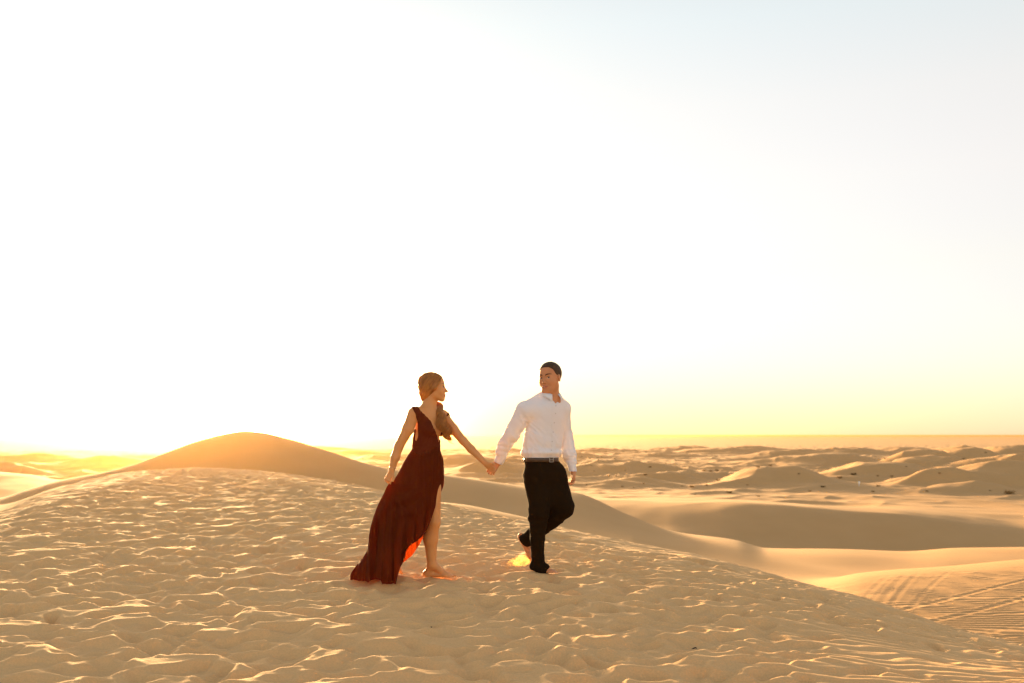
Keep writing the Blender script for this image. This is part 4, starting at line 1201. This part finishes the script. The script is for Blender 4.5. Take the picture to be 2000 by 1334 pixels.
    for k in range(30):   # soft wavy locks wound round the tail
        ph = rg.uniform(0, 6.28); fr = rg.uniform(.03, .10)*rg.choice([-1, 1]); am = rg.uniform(.004, .014); i0 = rg.integers(14, 24); i1 = rg.integers(50, 60); pts = []; r0 = rg.uniform(.003, .006)
        for i in range(i0, i1):
            b = np.cross(T[i], [0, 1, .2]); b /= np.linalg.norm(b); c = np.cross(T[i], b); aa = ph+fr*i
            pts.append(tail[i]+(b*math.cos(aa)*1.15+c*math.sin(aa))*(tr[i]*.72+am*math.sin((i-i0)/(i1-i0)*math.pi)*.8))
        strands.append(tube(pts, r0*np.sin(np.linspace(.12, 1, len(pts))**.8*math.pi*.97+.02)**.6, 7))
    for k in range(26):   # curled ends
        i = rg.integers(40, 60); pts = []; o = tail[i]+rg.normal(0, .012, 3); v = T[i]*.03+rg.normal(0, .010, 3); ph = rg.uniform(0, 6.28)
        for j in range(7):
            pts.append(o+v*j*.22+np.array([math.cos(ph+j*.9), .3*math.sin(ph+j*.9), math.sin(ph+j*.9)])*.009)
        strands.append(tube(spline(pts, 16), np.linspace(.0022, .0008, 16), 4))
    for k in range(90):   # flyaways that catch the light
        th = rg.uniform(-.4, 2.9); v = np.array([math.cos(th)*.455, rg.normal(0, .08), math.sin(th)*.39])
        o = ec+hd.H*(hd.f*v[0]+hd.r*v[1]+hd.u*v[2]); dr_ = unit(hd.f*v[0]*1.2+hd.u*v[2])*.3+np.array([-.55, 0, -.8])+rg.normal(0, .15, 3); l = rg.uniform(.02, .05)
        if v[0] > .3 and v[2] < .15: continue
        strands.append(tube([o, o+dr_*l*.5, o+dr_*l+np.array([0, 0, -.004])], [.0009, .0008, .0005], 4))
    Vt, Ft = merge(strands); part('loose_strands', Vt, Ft, HAIR_B, hair)
    # ---------------- bracelet
    c = W_(766.5, 913.5, -.16); ax = unit(wr_r-el_r); b1 = unit(np.cross(ax, [0, 1, 0])); b2 = np.cross(ax, b1)
    pts = [c+(b1*math.cos(t)+b2*math.sin(t))*.031 for t in np.linspace(0, 2*math.pi, 33)]
    Vb, Fb = tube(pts, .0022, 6); part('bracelet', Vb, Fb, GOLD, e)
    return e
FOOTMASK += [(M_(1060, 1118)[0], YM-.05, .16), (W_(855, 1126)[0], YW-.02, .16)]
build_man(); build_woman()

# ------------------------------------------------------------------ small things
def build_spray():
    o0 = M_(1017, 1096, .24)
    V, Fc = ball([0, 0, 0], 1.0, None, 32)
    n = noise3(V*1.6+3, 4)*.35+noise3(V*4, 5)*.18
    V = V*(1+n)[:, None]*np.array([.140, .10, .070])
    V[:, 2] += .35*np.clip(V[:, 0], -.1, .2)          # rises towards the heel
    V[:, 2] = np.maximum(V[:, 2], -.045)
    m = bpy.data.materials.new('sand_spray'); m.use_nodes = True; t = m.node_tree; t.nodes.clear(); N = t.nodes; L = t.links
    op = N.new('ShaderNodeOutputMaterial'); v = N.new('ShaderNodeVolumePrincipled')
    v.inputs['Color'].default_value = (1, .58, .17, 1); v.inputs['Anisotropy'].default_value = .55
    tc = N.new('ShaderNodeTexCoord'); ns = N.new('ShaderNodeTexNoise'); ns.inputs['Scale'].default_value = 20; ns.inputs['Detail'].default_value = 4
    L.new(tc.outputs['Object'], ns.inputs['Vector'])
    ln = N.new('ShaderNodeVectorMath'); ln.operation = 'LENGTH'; mp = N.new('ShaderNodeMapping'); mp.inputs['Scale'].default_value = (7.0, 9.5, 14)
    L.new(tc.outputs['Object'], mp.inputs[0]); L.new(mp.outputs[0], ln.inputs[0])
    a = N.new('ShaderNodeMapRange'); a.inputs[1].default_value = 1.05; a.inputs[2].default_value = .2; a.inputs[3].default_value = 0; a.inputs[4].default_value = 1
    L.new(ln.outputs['Value'], a.inputs[0])
    b = N.new('ShaderNodeMapRange'); b.inputs[1].default_value = .44; b.inputs[2].default_value = .68; L.new(ns.outputs[0], b.inputs[0])
    mu = N.new('ShaderNodeMath'); mu.operation = 'MULTIPLY'; L.new(a.outputs[0], mu.inputs[0]); L.new(b.outputs[0], mu.inputs[1])
    mu2 = N.new('ShaderNodeMath'); mu2.operation = 'MULTIPLY'; mu2.inputs[1].default_value = 15; L.new(mu.outputs[0], mu2.inputs[0])
    L.new(mu2.outputs[0], v.inputs['Density']); L.new(v.outputs[0], op.inputs['Volume'])
    o = mesh_obj('sand_spray', V, Fc, m); o.location = o0; tag(o, kind='stuff')
    rg = np.random.default_rng(3); gs = []
    for k in range(520):
        c = rg.normal(0, 1, 3)*[.055, .045, .022]+[-.01, 0, -.005]; c[2] += .35*c[0]
        r = rg.uniform(.0006, .0018)
        gs.append((c+np.array([[r, 0, 0], [0, r, 0], [-r, 0, 0], [0, -r, 0], [0, 0, r], [0, 0, -r]]), np.array([[0, 1, 4, 4], [1, 2, 4, 4], [2, 3, 4, 4], [3, 0, 4, 4], [1, 0, 5, 5], [2, 1, 5, 5], [3, 2, 5, 5], [0, 3, 5, 5]])[:, [0, 1, 2]]))
    Vg, Fg = merge(gs); g = mesh_obj('grains', Vg, Fg, mat_plain('flying_sand', (.75, .5, .22), .8, translucent=.5, tcol=(1, .7, .3)), o, smooth=False); tag(g, kind='stuff')

def build_shrubs():
    mats = [mat_plain('shrub_leaf', (.09, .075, .028), .9, spec=.1), mat_plain('dry_shrub_leaf', (.22, .125, .035), .9, spec=.1)]
    stem = mat_plain('shrub_stem', (.12, .08, .045), .9)
    rg = np.random.default_rng(11); protos = []
    for k in range(4):
        vs, fs = [], []
        for i in range(420):
            a = rg.uniform(0, 6.283); e = rg.uniform(0, 1)**.6; rr = rg.uniform(.35, 1.0)*(1+.35*math.sin(a*3+k*2))
            c = np.array([math.cos(a)*rr*.5*math.sqrt(1-e*e*.6), math.sin(a)*rr*.5*math.sqrt(1-e*e*.6), .06+e*rr*.40])
            u = rg.normal(0, 1, 3); u /= np.linalg.norm(u); w2 = np.cross(u, rg.normal(0, 1, 3)); w2 /= np.linalg.norm(w2); s = rg.uniform(.02, .045)
            n0 = len(vs)*4; vs.append(np.array([c-u*s*1.8, c+w2*s*.6, c+u*s*1.8, c-w2*s*.6])); fs.append([n0, n0+1, n0+2, n0+3])
        st = []
        for i in range(9):
            a = rg.uniform(0, 6.283); l = rg.uniform(.25, .45); st.append(tube([[0, 0, -.08], [math.cos(a)*l*.4, math.sin(a)*l*.4, l*.5], [math.cos(a)*l, math.sin(a)*l, l*.85]], [.016, .011, .005], 5))
        protos.append((np.concatenate(vs), np.array(fs), merge(st)))
    spots = [(1425, 963, 13, 0), (1402, 939, 9, 0), (1352, 952, 13, 1), (1380, 948, 7, 1), (1460, 948, 5, 1), (1481, 970, 8, 1), (1582, 960, 8, 1), (1146, 948, 6, 1), (1215, 951, 6, 1), (1237, 953, 4, 1), (1332, 950, 5, 1),
     (1257, 945, 5, 1), (1260, 928, 8, 1), (1202, 930, 7, 1), (1189, 930, 6, 1), (1221, 920, 4, 1), (1481, 913, 9, 1), (1375, 920, 9, 1), (1388, 921, 8, 1), (1400, 920, 9, 1), (1270, 913, 7, 0), (1136, 893, 4, 0), (1152, 896, 5, 0), (1167, 895, 4, 0), (1175, 893, 4, 0), (1200, 896, 4, 0),
     (1184, 882, 4, 0), (1155, 910, 4, 0), (1357, 967, 5, 1), (1505, 910, 8, 1), (1667, 928, 14, 0), (1640, 934, 12, 1), (1607, 952, 11, 0), (1715, 950, 9, 0), (1971, 965, 22, 1), (1810, 960, 7, 1), (1705, 961, 8, 1), (1882, 897, 6, 0), (1727, 896, 5, 0), (1714, 930, 6, 1), (1742, 931, 7, 1), (1934, 959, 5, 0),
     (1128, 905, 4, 0), (1160, 921, 4, 1), (1300, 905, 4, 0), (1445, 905, 4, 0), (1560, 926, 5, 1), (1835, 925, 6, 1), (1770, 912, 5, 0), (1925, 885, 5, 0)]
    special = {0: 'dark domed shrub casting a small shadow on flat sand beyond the man', 34: 'wide dry golden shrub near the right edge below the far dunes', 30: 'dark low shrub in the hollow between two far dunes', 2: 'wide dry shrub in open sand left of the darker domed shrub'}
    first = {}
    for i, (px, py, wpx, kind) in enumerate(spots):
        Y = far_hit(px, py)
        if Y is None: continue
        k = (i*7) % 4; key = (k, kind)
        if key not in first:
            e = bpy.data.objects.new('desert_shrub', None); C.objects.link(e); e.empty_display_size = .3
            Vv, Ff, (Vt, Ft) = protos[k]
            mesh_obj('foliage', Vv, Ff, mats[kind], e, smooth=False); mesh_obj('stem', Vt, Ft, stem, e)
            first[key] = e
        else:
            src = first[key]; e = src.copy(); C.objects.link(e)
            for ch in src.children:
                c2 = ch.copy(); C.objects.link(c2); c2.parent = e
        x = (px-1000)/F*Y; s = wpx*Y/F
        e.location = (x, Y, ground_z(x, Y)+CZ-.03*s); e.scale = (s, s, s*.8); e.rotation_euler = (0, 0, i*1.3)
        side = 'just right of the man' if px < 1210 else 'left of the tall far dune' if px < 1480 else 'near the tall far dune' if px < 1620 else 'right of the tall far dune' if px < 1800 else 'near the right edge'
        rng_ = 'on flat sand' if py > 942 else 'amid the dunes' if py > 908 else 'far towards the horizon'
        size = 'tiny' if wpx < 6 else 'small' if wpx < 9 else 'broad'
        tag(e, special.get(i, '%s %s shrub %s, %s' % (size, 'dry golden' if kind else 'dark green', rng_, side)), 'shrub', 'desert shrubs scattered among the far dunes')
        if i in special: pass
    # white marker
    Y = far_hit(1678, 949); x = (1678-1000)/F*Y; z = ground_z(x, Y)+CZ
    e = bpy.data.objects.new('marker_post', None); C.objects.link(e); e.location = (x, Y, z)
    wh = mat_plain('white_paint', (.8, .8, .78), .6)
    V, Fc = tube([[0, 0, -.1], [0, 0, .62]], [.05, .045], 8); mesh_obj('post', V, Fc, wh, e)
    V, Fc = tube([[-.13, 0, .40], [-.13, 0, .84]], [.005, .005], 4); 
    P = np.array([[[-.14, -.015, .36], [-.14, -.015, .82]], [[.14, -.015, .36], [.14, -.015, .82]], [[.14, .015, .36], [.14, .015, .82]], [[-.14, .015, .36], [-.14, .015, .82]], [[-.14, -.015, .36], [-.14, -.015, .82]]])
    V, Fc = grid_mesh(P); mesh_obj('panel', V, Fc, wh, e, smooth=False)
    tag(e, 'tiny white marker standing alone in the shaded hollow between far dunes', 'marker')

def build_twigs():
    m = mat_plain('dark_bark', (.03, .02, .012), .9)
    for (px, py, l, lab, a) in ((1357, 1257, .051, 'small dark bark chip on the trampled sand right of the man', .5), (842, 1212, .035, 'tiny brown twig lying on sand below the red dress', 1.2)):
        Y = ground_hit(px, py); x = (px-1000)/F*Y; z = ground_z(x, Y)+CZ
        pts = [np.array([math.cos(a)*l*(t-.5)+.006*math.sin(t*5), math.sin(a)*l*(t-.5)*.6, .004+.008*math.sin(t*3.1)]) for t in np.linspace(0, 1, 7)]
        V, Fc = tube(pts, np.array([.0015, .004, .005, .004, .005, .0035, .0015]), 6)
        o = mesh_obj('bark_chip' if l > .05 else 'twig', V, Fc, m); o.location = (x, Y, z); tag(o, lab, 'debris')
build_spray(); build_shrubs(); build_twigs()
build_ground()
build_haze()
